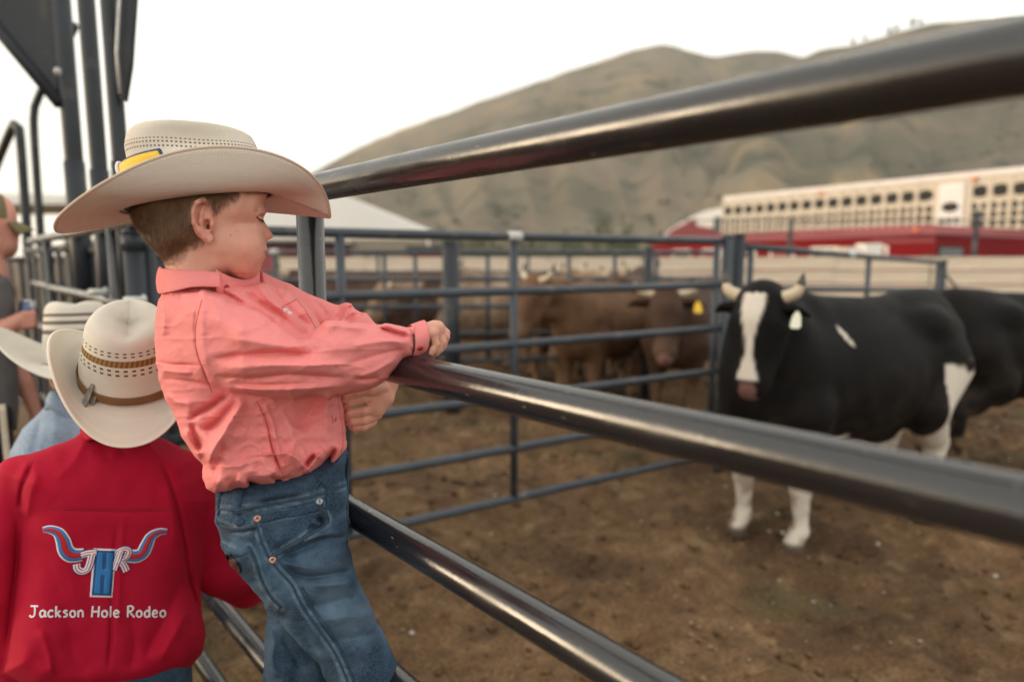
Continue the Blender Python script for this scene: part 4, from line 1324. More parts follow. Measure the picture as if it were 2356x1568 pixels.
for (u, v, rr_) in ((530, 541, 1.5), (588, 607.5, 1.4), (545.5, 531, .8)):
    P, N_ = drape(bv, [(u, v), (u + .1, v)], .0001)
    if len(P):
        mb = MB(); c = P[0]
        mb.tube([c - N_[0] * .0005, c + N_[0] * .0003], [rr_ * BS, rr_ * BS * .7], 8); mb.obj('mole', M_LASH, be, True)

# ---- shirt
TORSO = [(380, 654), (363, 690), (355, 745), (354, 785), (357, 827), (364, 860), (371, 892), (392, 938), (417, 1000), (447, 1048), (468, 1070), (466, 1098), (474, 1120), (494, 1136), (540, 1129), (597, 1122), (628, 1123),
         (659, 1112), (705, 1101), (728, 1091), (755, 1078), (780, 1057), (799, 1027), (796, 985), (790, 930), (780, 870), (764, 805), (740, 752), (708, 704), (664, 668), (614, 648), (560, 655), (505, 650), (450, 648), (410, 652)]
SLEEVE = [(430, 672), (468, 670), (520, 688), (560, 702), (600, 717), (640, 744), (668, 768), (690, 782), (706, 776), (726, 755), (750, 741), (775, 738), (800, 741), (850, 745), (900, 747), (935, 752), (958, 744),
          (962, 780), (955, 820), (930, 827), (905, 853), (880, 880), (850, 896), (800, 907), (740, 917), (700, 920), (640, 915), (580, 906), (535, 900), (490, 888), (440, 876), (402, 830), (392, 740), (405, 690)]
FARSL = [(540, 650), (605, 627), (640, 641), (667, 652), (705, 673), (755, 692), (778, 700), (796, 694), (811, 696), (818, 710), (845, 720), (865, 745), (908, 800), (920, 850), (913, 884), (880, 886), (862, 860), (820, 810), (700, 770), (600, 730)]
FOLDS = [
    ([(470, 828), (540, 818), (590, 814), (655, 811), (705, 812), (740, 800)], 10, -11, .3),
    ([(500, 775), (551, 781), (610, 790), (667, 797), (715, 788), (742, 762)], 15, 7),
    ([(478, 862), (530, 868), (590, 869), (667, 862), (740, 866), (812, 868)], 9, -9, .3),
    ([(490, 845), (560, 845), (640, 840), (743, 840), (830, 832)], 12, 5.5),
    ([(500, 886), (570, 894), (640, 896), (720, 892), (800, 884)], 9, 5),
    ([(520, 880), (590, 885), (660, 884), (740, 880)], 6, -4),
    ([(640, 735), (672, 752), (695, 768), (720, 772)], 13, -8, -.2),
    ([(735, 760), (755, 748), (790, 750), (850, 757)], 11, 6),
    ([(868, 752), (895, 760), (925, 769), (944, 773)], 4.5, -7, .4),
    ([(876, 745), (905, 753), (940, 764)], 6, 6),
    ([(800, 800), (850, 790), (905, 785), (945, 790)], 9, 4),
    ([(790, 840), (850, 822), (900, 808), (940, 800)], 8, -4.5),
    ([(815, 866), (850, 858), (890, 838), (915, 818)], 7, 4),
    ([(810, 872), (845, 872), (878, 866)], 5, -6),
    ([(520, 720), (570, 730), (610, 745), (650, 775)], 12, -4),
    ([(470, 720), (520, 745), (580, 760)], 16, 3.5),
    ([(455, 690), (449, 740), (452, 800), (468, 850), (487, 900)], 3.2, -4.5),
    ([(470, 695), (465, 745), (468, 800), (482, 850)], 8, 3.5),
    ([(357, 828), (390, 836), (430, 838), (470, 838)], 3, -3.5),
    ([(365, 870), (400, 872), (440, 878), (480, 890)], 7, -4.5),
    ([(362, 850), (400, 855), (450, 858)], 7, 4),
    ([(535, 906), (505, 920), (480, 938), (450, 954), (430, 972)], 8, -12, .2),
    ([(375, 900), (410, 925), (450, 930)], 8, 5),
    ([(570, 912), (535, 960), (512, 1000), (488, 1040), (478, 1080)], 16, 10, -.2),
    ([(548, 915), (510, 958), (478, 985), (452, 985)], 9, -7),
    ([(440, 968), (450, 1000), (465, 1040)], 9, -8),
    ([(420, 985), (440, 1020), (465, 1060)], 8, 6),
    ([(515, 1010), (500, 1060), (490, 1100)], 10, -5),
    ([(735, 905), (722, 935), (705, 960), (680, 990)], 22, -9),
    ([(760, 900), (752, 950), (758, 1000)], 12, 5),
    ([(590, 915), (613, 969), (628, 1035), (655, 1104)], 2.4, -2.6),
    ([(602, 915), (626, 969), (641, 1035), (668, 1100)], 5, 2.2),
    ([(700, 1072), (712, 1058), (728, 1044)], 6, -9, .3),
    ([(700, 1090), (716, 1070), (732, 1050), (745, 1040)], 7, 9),
    ([(742, 1076), (758, 1052), (774, 1028)], 6, -9, .2),
    ([(760, 1072), (776, 1045), (788, 1020)], 7, 8),
    ([(660, 1040), (690, 1060), (700, 1080)], 10, 6),
    ([(566, 1104), (582, 1112), (600, 1121)], 6, -9, .3),
    ([(540, 1100), (560, 1110), (575, 1122)], 9, 6),
    ([(500, 1100), (515, 1112), (530, 1125)], 7, 5),
    ([(620, 1095), (640, 1105), (650, 1112)], 6, -6),
    ([(366, 690), (385, 682), (410, 680)], 5, -3),
    ([(372, 690), (378, 730), (374, 780)], 9, 4),
    ([(400, 720), (395, 750), (402, 810)], 12, -2),
    ([(466, 660), (500, 668), (530, 680), (566, 702)], 8, -9, .3),
    ([(455, 672), (490, 682), (530, 694)], 7, 5),
    ([(560, 660), (590, 688), (640, 722), (672, 748)], 6, -6),
    ([(590, 650), (620, 690), (660, 720)], 7, 6),
    ([(620, 648), (650, 690), (690, 730), (722, 756)], 6, -5),
    ([(655, 660), (690, 700), (720, 740)], 9, 4),
    ([(770, 735), (788, 718), (812, 702)], 5, -8),
    ([(785, 742), (800, 724), (822, 714)], 5, 6),
    ([(800, 745), (815, 728), (838, 722)], 5, -6),
    ([(720, 690), (745, 715), (752, 735)], 7, -4),
]


def build_shirt():
    fl = Field((342, -320, 612), (975, 215, 1146), 2.4)
    g = fl.g
    U, W = g.ax[0][:, None], g.ax[2][None, :]
    rel = folds(U, W, [(f[0], f[1] * .95, f[2] * 1.6) + tuple(f[3:]) for f in FOLDS]).astype(np.float32)
    rel += (2.0 * fbm(U * .018, W * .026, oct=2, seed=4) + 0.6 * fbm(U * .07 + W * .02, W * .08, oct=2, seed=14)).astype(np.float32)
    rid = lambda x, y, sd: (1 - np.abs(vnoise(x, y, seed=sd)))**4
    rel += (2.6 * rid(U * .011 + W * .004, W * .034, 51) + 1.6 * rid(U * .02 - W * .012, W * .03 + U * .01, 57) - 1.5).astype(np.float32)
    def sub(s): return rel[int(round((s.ax[0][0] - g.lo[0]) / g.step)):, :][:s.n[0], int(round((s.ax[2][0] - g.lo[2]) / g.step)):][:, :s.n[2]][:, None, :]
    def torso(s):
        U, W = s.ax[0][:, None], s.ax[2][None, :]
        T = rbf2(U, W, [(430, 690), (600, 690), (440, 800), (640, 780), (420, 940), (560, 920), (740, 900), (520, 1060), (640, 1060), (760, 1040), (560, 1130), (720, 720)], [128, 120, 150, 130, 128, 142, 118, 150, 158, 120, 146, 100], 40)
        R = rbf2(U, W, [(400, 800), (700, 760), (760, 950), (470, 1100), (640, 1110), (780, 1040), (500, 660)], [95, 80, 72, 48, 34, 45, 60], 40)
        f = inflate(s, TORSO, T, R)
        return f - sub(s)
    fl.add((342, -220, 612), (830, 215, 1146), torso, 2)
    def far(s):
        U, W = s.ax[0][:, None], s.ax[2][None, :]
        b0 = np.interp(U, [560, 650, 760, 850, 900, 920], [100, 112, 92, 42, 2, -8]) + 0 * W
        T = np.interp(U, [560, 700, 800, 880, 920], [70, 60, 48, 40, 32]) + 0 * W
        return inflate(s, FARSL, T, 44, b0) - sub(s) * .8
    fl.add((530, -70, 615), (940, 200, 905), far, 10)
    def near(s):
        U, W = s.ax[0][:, None], s.ax[2][None, :]
        b0 = np.interp(U, [400, 470, 560, 680, 790, 880, 960], [-88, -118, -160, -190, -204, -209, -209]) + 0 * W
        T = np.interp(U, [400, 470, 560, 680, 790, 880, 935, 965], [60, 82, 92, 88, 76, 56, 44, 40]) + 0 * W
        R = np.interp(U, [400, 560, 680, 850, 925, 950], [70, 88, 80, 62, 40, 14]) + 0 * W
        return inflate(s, SLEEVE, T, R, b0) - sub(s)
    fl.add((360, -320, 640), (975, 0, 940), near, 7)
    # neck opening and cuff openings
    fl.cut((380, -90, 600), (620, 95, 735), lambda s: s_cone(s, (452, 0, 700), (470, 0, 560), 66, 84, (1.25, 1, 1)), 8)
    fl.cut((935, -260, 720), (990, -150, 840), lambda s: s_cone(s, (952, -209, 781), (1010, -208, 770), 29, 34), 3)
    return fl.mesh(1)


V, F = build_shirt()
shirt = mesh_obj('shirt', BF.P(V[:, 0], V[:, 2], V[:, 1]), F[:, ::-1], M_CORAL, be)
bv = bvh_of(shirt)


def seam(parent, bv, pts, mat, r=0.0008, lift=0.0002, n=50, name='seam'):
    P, N_ = drape(bv, pts, lift, n)
    if len(P) > 3: return mesh_obj(name, *tube(P, r, 6), mat, parent)


seam(be, bv, [(464, 690), (451, 750), (453, 811), (474, 865), (488, 903)], M_CORALD, .0007, name='armhole_seam')
seam(be, bv, [(358, 828), (390, 836), (430, 838), (470, 839)], M_CORALD, .0005, name='yoke_seam')
seam(be, bv, [(590, 922), (613, 969), (628, 1035), (655, 1106)], M_CORALD, .0005, name='side_seam')
seam(be, bv, [(944, 757), (950, 770), (955, 785), (957, 800)], M_CORALD, .0006, name='cuff_seam')
seam(be, bv, [(682, 688), (698, 708), (712, 730), (726, 754)], M_CORALD, .0006, name='pocket_seam')
seam(be, bv, [(648, 706), (664, 698), (682, 688)], M_CORALD, .0007, name='pocket_edge')
seam(be, bv, [(776, 905), (784, 960), (789, 1010), (785, 1045)], M_CORALD, .0006, name='placket_seam')
for k, (cu, cv, ru, rv) in enumerate(((657, 713, 6.5, 5), (666, 719, 5, 4))):
    a = np.linspace(0, 4.2 * math.pi, 40)
    pts = np.stack([cu + ru * a / 13.2 * np.cos(a), cv + rv * a / 13.2 * np.sin(a) + .3 * (a / 13 * 6)], 1)
    P, N_ = drape(bv, pts, .0004)
    if len(P) > 5: mesh_obj('white_embroidery', *tube(P, .0008, 6), M_THREADW, be)


def button(parent, bv, u, v, r, mat, name='button', squash=1.0):
    P, N_ = drape(bv, [(u, v), (u + .2, v)], 0.0)
    if not len(P): return
    c, n = P[0], N_[0]
    V, F = tube([c - n * .001, c + n * .0016, c + n * .0022, c + n * .0022, c + n * .0014, c + n * .0014], [r, r, r * .9, r * .7, r * .62, r * .01], 16)
    return mesh_obj(name, V, F, mat, parent)


button(be, bv, 769, 964, .0052, M_CORAL)
P, N_ = drape(bv, [(762, 955), (764, 975)], .0006, 6)
seam(be, bv, [(763, 955), (765, 974)], M_CORALD, .0007, n=8, name='buttonhole')


# collar: two leaves round the neck, turned down
def leaf(pts_top, pts_bot, b_top, b_bot, name='collar', flare=6):
    n = 40; q = 9
    T = spline(np.c_[pts_top, b_top], n); Bt = spline(np.c_[pts_bot, b_bot], n)
    rows = []
    for k in range(q):
        t = k / (q - 1)
        P = T * (1 - t) + Bt * t
        bulge = math.sin(math.pi * t) * flare
        P[:, 2] += np.sign(P[:, 2] + 1e-3) * bulge * np.clip(np.abs(P[:, 2]) / 40, 0, 1)
        P[:, 0] -= bulge * np.clip(1 - np.abs(P[:, 2]) / 60, 0, 1) * (P[:, 0] < 450)
        rows.append(BF.P(P[:, 0], P[:, 1], P[:, 2]))
    # fold over: inner stand
    inner = T.copy(); inner[:, 2] *= .88; inner[:, 0] = 455 + (inner[:, 0] - 455) * .94; 
    i2 = inner.copy(); i2[:, 1] += 38; i2[:, 2] *= .92
    rows = [BF.P(i2[:, 0], i2[:, 1], i2[:, 2]), BF.P(inner[:, 0], inner[:, 1] + 3, inner[:, 2])] + rows
    V = np.array(rows).reshape(-1, 3)
    i = np.arange(len(rows) * n).reshape(len(rows), n)
    F = np.stack([i[:-1, :-1], i[:-1, 1:], i[1:, 1:], i[1:, :-1]], -1).reshape(-1, 4)
    o = mesh_obj(name, V, F, M_CORAL, be)
    m = o.modifiers.new('thick', 'SOLIDIFY'); m.thickness = 0.0022; m.offset = 0
    m = o.modifiers.new('soft', 'SUBSURF'); m.levels = 1; m.render_levels = 1
    return o


leaf([(367, 611), (372, 616), (400, 619), (450, 622), (505, 626)], [(364, 674), (371, 676), (400, 670), (448, 660), (508, 661)], [0, -30, -66, -82, -80], [0, -52, -96, -112, -100], 'collar')
leaf([(367, 611), (374, 616), (410, 622), (480, 642), (560, 640), (603, 618)], [(364, 674), (371, 676), (410, 676), (500, 680), (575, 690), (612, 668)], [0, 30, 66, 84, 70, 28], [0, 52, 96, 112, 96, 55], 'collar', 3)
# inner neckband showing between the collar leaves
mb_v = spline([(500, 640, -76), (530, 655, -60), (560, 662, -30), (585, 655, 5), (600, 640, 30)], 30)
rows = [BF.P(mb_v[:, 0] - 4, mb_v[:, 1] + dz, mb_v[:, 2]) for dz in (-20, -4, 14, 34)]
i = np.arange(4 * 30).reshape(4, 30)
o = mesh_obj('neckband', np.array(rows).reshape(-1, 3), np.stack([i[:-1, :-1], i[:-1, 1:], i[1:, 1:], i[1:, :-1]], -1).reshape(-1, 4), M_REDBTN if False else M_CORAL, be)
o.modifiers.new('thick', 'SOLIDIFY').thickness = .002
bvn = bvh_of(o)
button(be, bvn, 520, 661, .0055, M_REDBTN)
# cuff of the near sleeve
th = np.linspace(0, 2 * math.pi, 49)[:-1]
rows = []
for (cu, cv, ru, rr_) in ((944, 786, 40, 40), (955, 783, 40, 41), (966, 779, 39, 41), (976, 776, 38, 41), (977, 776, 36, 38), (968, 778, 35, 37), (956, 781, 34, 36)):
    ax = np.array((1, -.28)); ax /= np.linalg.norm(ax)
    rows.append(BF.P(cu + rr_ * np.sin(th) * .30, cv - rr_ * np.cos(th) * .98 + 2 * np.sin(2 * th), -209 + ru * np.sin(th) * -1 + 0 * th))
i = np.arange(len(rows) * 48).reshape(len(rows), 48); j = np.roll(i, -1, 1)
mesh_obj('cuff', np.array(rows).reshape(-1, 3), np.stack([i[:-1], j[:-1], j[1:], i[1:]], -1).reshape(-1, 4), M_CORAL, be)
bvc = bvh_of([c for c in be.children if c.name.startswith('cuff') and 'seam' not in c.name][0])
button(be, bvc, 967, 800, .0045, M_REDBTN)

# ---- jeans
JP = [(497, 1132), (495, 1165), (494, 1200), (503, 1222), (512, 1263), (529, 1298), (556, 1326), (578, 1362), (612, 1402), (640, 1424), (668, 1462), (703, 1498), (733, 1526), (752, 1570), (765, 1620), (790, 1680),
      (900, 1660), (935, 1600), (926, 1565), (915, 1523), (894, 1477), (866, 1425), (842, 1369), (818, 1318), (811, 1290), (802, 1262), (799, 1240), (808, 1208), (809, 1190), (810, 1150), (806, 1112), (803, 1070), (798, 1030), (770, 1040), (640, 1085), (540, 1110)]
FARLEG = [(560, 1250), (600, 1350), (613, 1405), (612, 1450), (609, 1500), (606, 1568), (604, 1660), (700, 1680), (770, 1640), (780, 1560), (790, 1400), (790, 1250)]
JF = [
    ([(520, 1226), (560, 1222), (600, 1216)], 6, -4), ([(640, 1280), (690, 1262), (740, 1240), (800, 1235)], 10, -9, .3), ([(650, 1262), (710, 1240), (780, 1222)], 9, 6),
    ([(655, 1300), (700, 1325), (760, 1320), (815, 1310)], 9, -8, .3), ([(640, 1290), (680, 1300), (720, 1310)], 8, 6), ([(700, 1345), (760, 1345), (825, 1335)], 10, 5),
    ([(690, 1400), (760, 1385), (830, 1370)], 14, -4), ([(720, 1430), (790, 1420), (860, 1410)], 14, 4), ([(740, 1480), (810, 1465), (880, 1455)], 14, -4),
    ([(585, 1160), (640, 1150), (700, 1140)], 6, -4), ([(510, 1170), (560, 1172), (590, 1165)], 5, 3), ([(725, 1192), (742, 1198), (738, 1210), (705, 1222)], 8, -9), ([(690, 1232), (650, 1255), (625, 1268)], 6, -4),
    ([(795, 1050), (798, 1090), (806, 1140), (800, 1170), (808, 1200), (800, 1240)], 5, -7),
    ([(640, 1400), (690, 1450), (740, 1510)], 10, -5), ([(612, 1430), (630, 1470), (625, 1520), (640, 1560)], 10, 6), ([(650, 1450), (670, 1500), (700, 1550)], 10, -6), ([(615, 1540), (660, 1560), (700, 1600)], 10, 5),
    ([(540, 1330), (580, 1360), (620, 1400)], 7, -4),
]


def build_jeans():
    fl = Field((478, -200, 1024), (945, 190, 1985), 3.2)
    g = fl.g; U, W = g.ax[0][:, None], g.ax[2][None, :]
    rel = (1.9 * folds(U, W, JF) + 1.3 * fbm(U * .03, W * .04, oct=3, seed=8) + 0.8 * fbm(U * .09, W * .09, oct=2, seed=28)).astype(np.float32)
    def sub(s): return rel[int(round((s.ax[0][0] - g.lo[0]) / g.step)):, :][:s.n[0], int(round((s.ax[2][0] - g.lo[2]) / g.step)):][:, :s.n[2]][:, None, :]
    HIP = [p for p in JP[:9]] + [(640, 1424), (720, 1440), (790, 1420), (818, 1318)] + JP[24:]
    def hip(s):
        U, W = s.ax[0][:, None], s.ax[2][None, :]
        T = np.interp(W, [1030, 1130, 1220, 1320, 1420], [128, 132, 138, 130, 90]) + 0 * U
        return inflate(s, HIP, T, rbf2(U, W, [(500, 1180), (800, 1150), (640, 1100), (560, 1320), (640, 1420), (800, 1400)], [80, 70, 60, 70, 60, 60], 40)) - sub(s)
    fl.add((478, -175, 1024), (840, 175, 1450), hip, 2)
    NL = [(540, 1180), (520, 1260), (529, 1298), (556, 1326), (578, 1362), (612, 1402), (640, 1424), (668, 1462), (703, 1498), (733, 1526), (752, 1570), (775, 1640), (880, 1660), (932, 1610), (926, 1565), (915, 1523), (894, 1477), (866, 1425), (842, 1369), (818, 1318), (811, 1290), (800, 1250), (800, 1180)]
    fl.add((500, -200, 1150), (945, 40, 1680), lambda s: inflate(s, NL, np.interp(s.ax[2][None, :], [1180, 1300, 1500, 1650], [85, 88, 78, 62]) + 0 * s.ax[0][:, None], 66, np.interp(s.ax[2][None, :], [1180, 1300, 1500, 1650], [-66, -74, -88, -95]) + 0 * s.ax[0][:, None]) - sub(s), 12)
    fl.add((540, -20, 1230), (810, 190, 1690), lambda s: inflate(s, FARLEG, np.interp(s.ax[2][None, :], [1250, 1400, 1650], [80, 76, 60]) + 0 * s.ax[0][:, None], 62, 82) - sub(s), 10)
    fl.chain([(845, -95, 1600), (850, -95, 1700), (842, -98, 1880)], [62, 56, 46], 12, 12)
    fl.chain([(690, 82, 1640), (735, 70, 1760), (800, 60, 1890)], [62, 56, 46], 12, 12)
    return fl.mesh(1)


V, F = build_jeans()
jeans = mesh_obj('jeans', BF.P(V[:, 0], V[:, 2], V[:, 1]), F[:, ::-1], M_DENIM, be)
SEAMS = [[(588, 1200), (600, 1240), (615, 1275), (640, 1310), (672, 1345), (684, 1370), (700, 1400), (735, 1450), (770, 1500), (800, 1568)], [(574, 1258), (588, 1290), (600, 1330), (622, 1370), (646, 1395)],
         [(735, 1150), (750, 1185), (752, 1200), (720, 1222), (655, 1262), (627, 1279)], [(497, 1170), (575, 1168), (700, 1146), (800, 1113)], [(599, 1193), (690, 1176), (733, 1166)], [(512, 1254), (555, 1270), (574, 1260)], [(498, 1200), (550, 1219), (588, 1213)]]
wear = np.zeros(len(V))
for sm in SEAMS:
    d, t_, sg = line_sd(V[:, 0], V[:, 2], spline(sm, 30))
    wear = np.maximum(wear, .75 * np.exp(-((d - 7) / 4.5)**2) * (0.45 + .55 * np.clip(1.2 * vnoise(V[:, 0] * .12, V[:, 2] * .12, V[:, 1] * .1, 9) + .4, 0, 1)))
attr(jeans, 'fade', np.clip(wear + 0.55 * np.exp(-((V[:, 0] - 790 - .35 * (V[:, 2] - 1400)) / 60)**2 - ((V[:, 2] - 1400) / 130)**2) + .35 * np.exp(-((V[:, 0] - 650) / 40)**2 - ((V[:, 2] - 1480) / 60)**2) + .25 * fbm(V[:, 0] * .02, V[:, 2] * .02, oct=3), 0, .85))
bv = bvh_of(jeans)


def strip(pts, w, mat, name, h=.0016, n=40, parent=be):
    P, N_ = drape(bv, pts, .0002, n)
    if len(P) > 3: return mesh_obj(name, *ribbon(P, N_, w, h), mat, parent)


def stitch(pts, mat=M_THREADT, r=.00042, parent=be, name='stitching', dash=5.0):
    P0 = spline(pts, 60); L = np.linalg.norm(np.diff(P0, axis=0), axis=1).sum(); k = max(2, int(L / dash))
    P, N_ = drape(bv, pts, .0013, k * 3)
    mb = MB()
    for i in range(0, len(P) - 2, 3): mb.tube([P[i], P[i + 1], P[i + 2]], r, 4)
    if mb.V: 
        o = mb.obj(name, mat, parent, True); o['kind'] = 'stuff'


strip([(497, 1170), (540, 1172), (575, 1168), (640, 1158), (700, 1146), (760, 1130), (800, 1113)], .0030, M_DENIMD, 'waistband_seam')
stitch([(505, 1158), (540, 1161), (580, 1157), (640, 1148), (700, 1136), (760, 1119)])
strip([(498, 1200), (515, 1215), (550, 1219), (588, 1213)], .011, M_DENIM, 'yoke_seam', .0012)
stitch([(505, 1205), (550, 1213), (590, 1207)]); stitch([(505, 1217), (550, 1225), (592, 1218)])
# belt loops
strip([(549, 1128), (544, 1160), (545, 1190), (555, 1206)], .017, M_DENIM, 'belt_loop', .0034)
stitch([(543, 1132), (539, 1160), (541, 1190)]); stitch([(554, 1132), (550, 1160), (551, 1190)])
strip([(738, 1094), (755, 1112), (761, 1140), (757, 1168)], .016, M_DENIM, 'belt_loop', .0034)
stitch([(744, 1096), (760, 1113), (766, 1140), (762, 1166)]); stitch([(733, 1100), (749, 1116), (755, 1142), (751, 1166)])
strip([(506, 1137), (503, 1160), (505, 1180)], .012, M_DENIM, 'belt_loop', .003)
# front pocket: coin pocket welt, curved opening, dark gap
strip([(599, 1193), (640, 1185), (690, 1176), (733, 1166)], .013, M_DENIM, 'coin_pocket_welt', .0022)
stitch([(603, 1188), (650, 1180), (730, 1162)]); stitch([(603, 1197), (650, 1190), (733, 1171)])
strip([(735, 1150), (738, 1165), (750, 1185), (752, 1200), (745, 1212), (720, 1222), (690, 1243), (655, 1262), (627, 1279)], .0075, M_DENIMD, 'pocket_edge', .0026)
stitch([(741, 1165), (756, 1188), (757, 1205), (746, 1219), (720, 1230), (690, 1251), (655, 1270)], M_DENIMD)
# side seam with double ridge
strip([(588, 1200), (600, 1240), (615, 1275), (640, 1310), (672, 1345), (684, 1370), (700, 1400), (735, 1450), (770, 1500), (800, 1568), (815, 1620)], .0030, M_DENIMD, 'side_seam', .0010, 70)
stitch([(598, 1200), (612, 1240), (628, 1272), (655, 1305), (684, 1342), (700, 1375), (722, 1408), (750, 1450), (785, 1500), (815, 1568)], M_DENIMD, .0006)
strip([(695, 1350), (712, 1390), (735, 1420), (770, 1470), (800, 1530), (818, 1580)], .0045, M_DENIM, 'side_seam', .0022, 60)
# back pocket
strip([(512, 1254), (530, 1268), (555, 1270), (574, 1260)], .012, M_DENIM, 'back_pocket_welt', .0026)
stitch([(513, 1262), (532, 1276), (556, 1277), (576, 1268)])
strip([(574, 1258), (588, 1290), (600, 1330), (622, 1370), (646, 1395)], .005, M_DENIMD, 'back_pocket_edge', .0018)
stitch([(568, 1266), (582, 1300), (594, 1335), (614, 1374), (634, 1400)])
strip([(646, 1395), (634, 1404), (622, 1398)], .004, M_DENIMD, 'back_pocket_edge', .0016, 10)
V, F = patch(bv, [(516, 1272), (530, 1276), (546, 1288), (556, 1308), (553, 1316), (538, 1305), (524, 1290)], 4, .0018); mesh_obj('leather_patch', V, F, M_LEATHER, be)
# fly edge
strip([(797, 1045), (801, 1075), (799, 1110), (804, 1145), (797, 1180), (803, 1215), (797, 1245)], .006, M_DENIMD, 'fly_edge', .003)
for (u, v, m_) in ((592, 1192, M_COPPER), (627, 1287, M_COPPER), (735, 1153, pmat('steel_rivet', (.35, .35, .36), .35, metal=.8))):
    P, N_ = drape(bv, [(u, v), (u + .2, v)], 0)
    if len(P):
        c, n = P[0], N_[0]
        mesh_obj('rivet', *tube([c - n * .001, c + n * .002, c + n * .0032, c + n * .0028, c + n * .003], [.0060, .0060, .0044, .0028, .0002], 18), m_, be)
# boots on the lower rail
for (b, x0, v0) in ((-97, 842, 1885), (60, 800, 1888)):
    fl = Field((x0 - 60, b - 55, v0 - 40), (x0 + 150, b + 55, v0 + 95), 4)
    fl.chain([(x0, b, v0 - 10), (x0 + 2, b, v0 + 40)], [42, 34], 6, 6); fl.chain([(x0 + 2, b, v0 + 48), (x0 + 60, b, v0 + 52), (x0 + 105, b, v0 + 60)], [26, 26, 20], 14, 10, (1, 1.25, 1))
    V, F = fl.mesh(1)
    mesh_obj('boot', BF.P(V[:, 0], V[:, 2], V[:, 1]), F[:, ::-1], M_LEATHER, be)

# ---- hat (sits on the head: a thing of its own)
M_STRAW = pmat('pale_straw', (0.80, 0.73, 0.64), 0.75, spec=0.3, var=[(9, 0.05)], coords='UV',
               extra=straw_extra([(.335, .347, 95, (.13, .09, .07)), (.365, .377, 95, (.13, .09, .07)), (.392, .402, 95, (.18, .13, .10))], []))
M_STRAWE = pmat('straw_edge', (0.60, 0.47, 0.38), 0.8, bump=[(900, .0004)])
HO = BF.P(458, 465.9, 0)
hfw = np.array((BF.n[1], -BF.n[0], 0)); hup = np.array((0, 0, 1.0))
he = empty('cowboy_hat', HO, 'pale straw cowboy hat with yellow patch on the head of the leaning boy', 'hat')
tl, rl = .049, -.077
hf2 = hfw * math.cos(tl) + hup * math.sin(tl); hu2 = hup * math.cos(tl) - hfw * math.sin(tl)
hn3 = BF.n * math.cos(rl) + hu2 * math.sin(rl); hu3 = hu2 * math.cos(rl) - BF.n * math.sin(rl)
brim, crown, HW = hat_parts(he, HO, hf2, hn3, hu3, BS, 152, 104, 273, 268.3, 169.4, 95.2, -39.2, -54, 160, M_STRAW, p=1.707, sp=.562, edge_mat=M_STRAWE,
                            hfar=11.5, e1=2.66, e2=1.247, ca=136, cb=100, xoff=4, frontdrop=0.03, crease=26, lean=-6, skew=.681, itilt=.106, flare=.13, dent=.36, dentw=.6, taper=.95)
M_HYEL = pmat('yellow_cloth', (0.80, 0.52, 0.03), 0.6)
M_HBLUE = pmat('navy_cloth', (0.02, 0.035, 0.13), 0.6)
tf = lambda t: (.66 + .34 * t) * np.clip((1.02 - t) / .06, 0, 1)**.5
crown_band(he, HW, 138, 102, 40, 94, R_(184), R_(250), 3.0, M_HBLUE, 'patch_border', tf, xoff=2)
crown_band(he, HW, 138, 102, 38, 89, R_(185), R_(248), 5.5, M_HYEL, 'yellow_patch', tf, xoff=2)
lp = np.array([(-142, -14 - 3 * math.sin(q), 70 + 12 * math.cos(q)) for q in np.linspace(0, 2 * math.pi, 20)])
mesh_obj('band_loop', *tube(HW(lp[:, 0] - 4 * np.sin(np.linspace(0, 6.28, 20)), lp[:, 1], lp[:, 2]), .0028, 8), M_THREADW, he)
# ---------------------------------------------------------------- child in the red shirt, seen from behind
M_RED_SH = pmat('crimson_cotton', (0.40, 0.006, 0.030), 0.8, spec=0.15, var=[(5, .06)], bump=[(1300, .0002), (40, .001)])
M_REDD = pmat('crimson_stitching', (0.20, 0.006, 0.02), 0.8)
M_LBLUE = pmat('blue_thread', (0.02, 0.19, 0.50), 0.6, bump=[(800, .0004)])
M_LNAVY = pmat('navy_thread', (0.02, 0.07, 0.25), 0.6)
M_LRED = pmat('red_thread', (0.45, 0.01, 0.02), 0.6)
M_LWHITE = pmat('silver_white_thread', (0.74, 0.72, 0.78), 0.55, bump=[(800, .0004)])
RF = Frame(250, 1200, 1.32, -31.7)
re_ = empty('person', RF.P(250, 1620, 0) * (1, 1, 0), 'child in crimson embroidered shirt seen from behind, left of the leaning boy', 'person')
RT = [(196, 992), (260, 984), (340, 992), (371, 1006), (400, 1018), (446, 1047), (476, 1090), (490, 1150), (476, 1250), (462, 1343), (467, 1420), (473, 1459), (466, 1500), (436, 1535), (348, 1570), (232, 1592), (87, 1588),
      (12, 1545), (22, 1400), (34, 1300), (36, 1190), (16, 1130), (8, 1090), (50, 1052), (120, 1022), (172, 1008)]
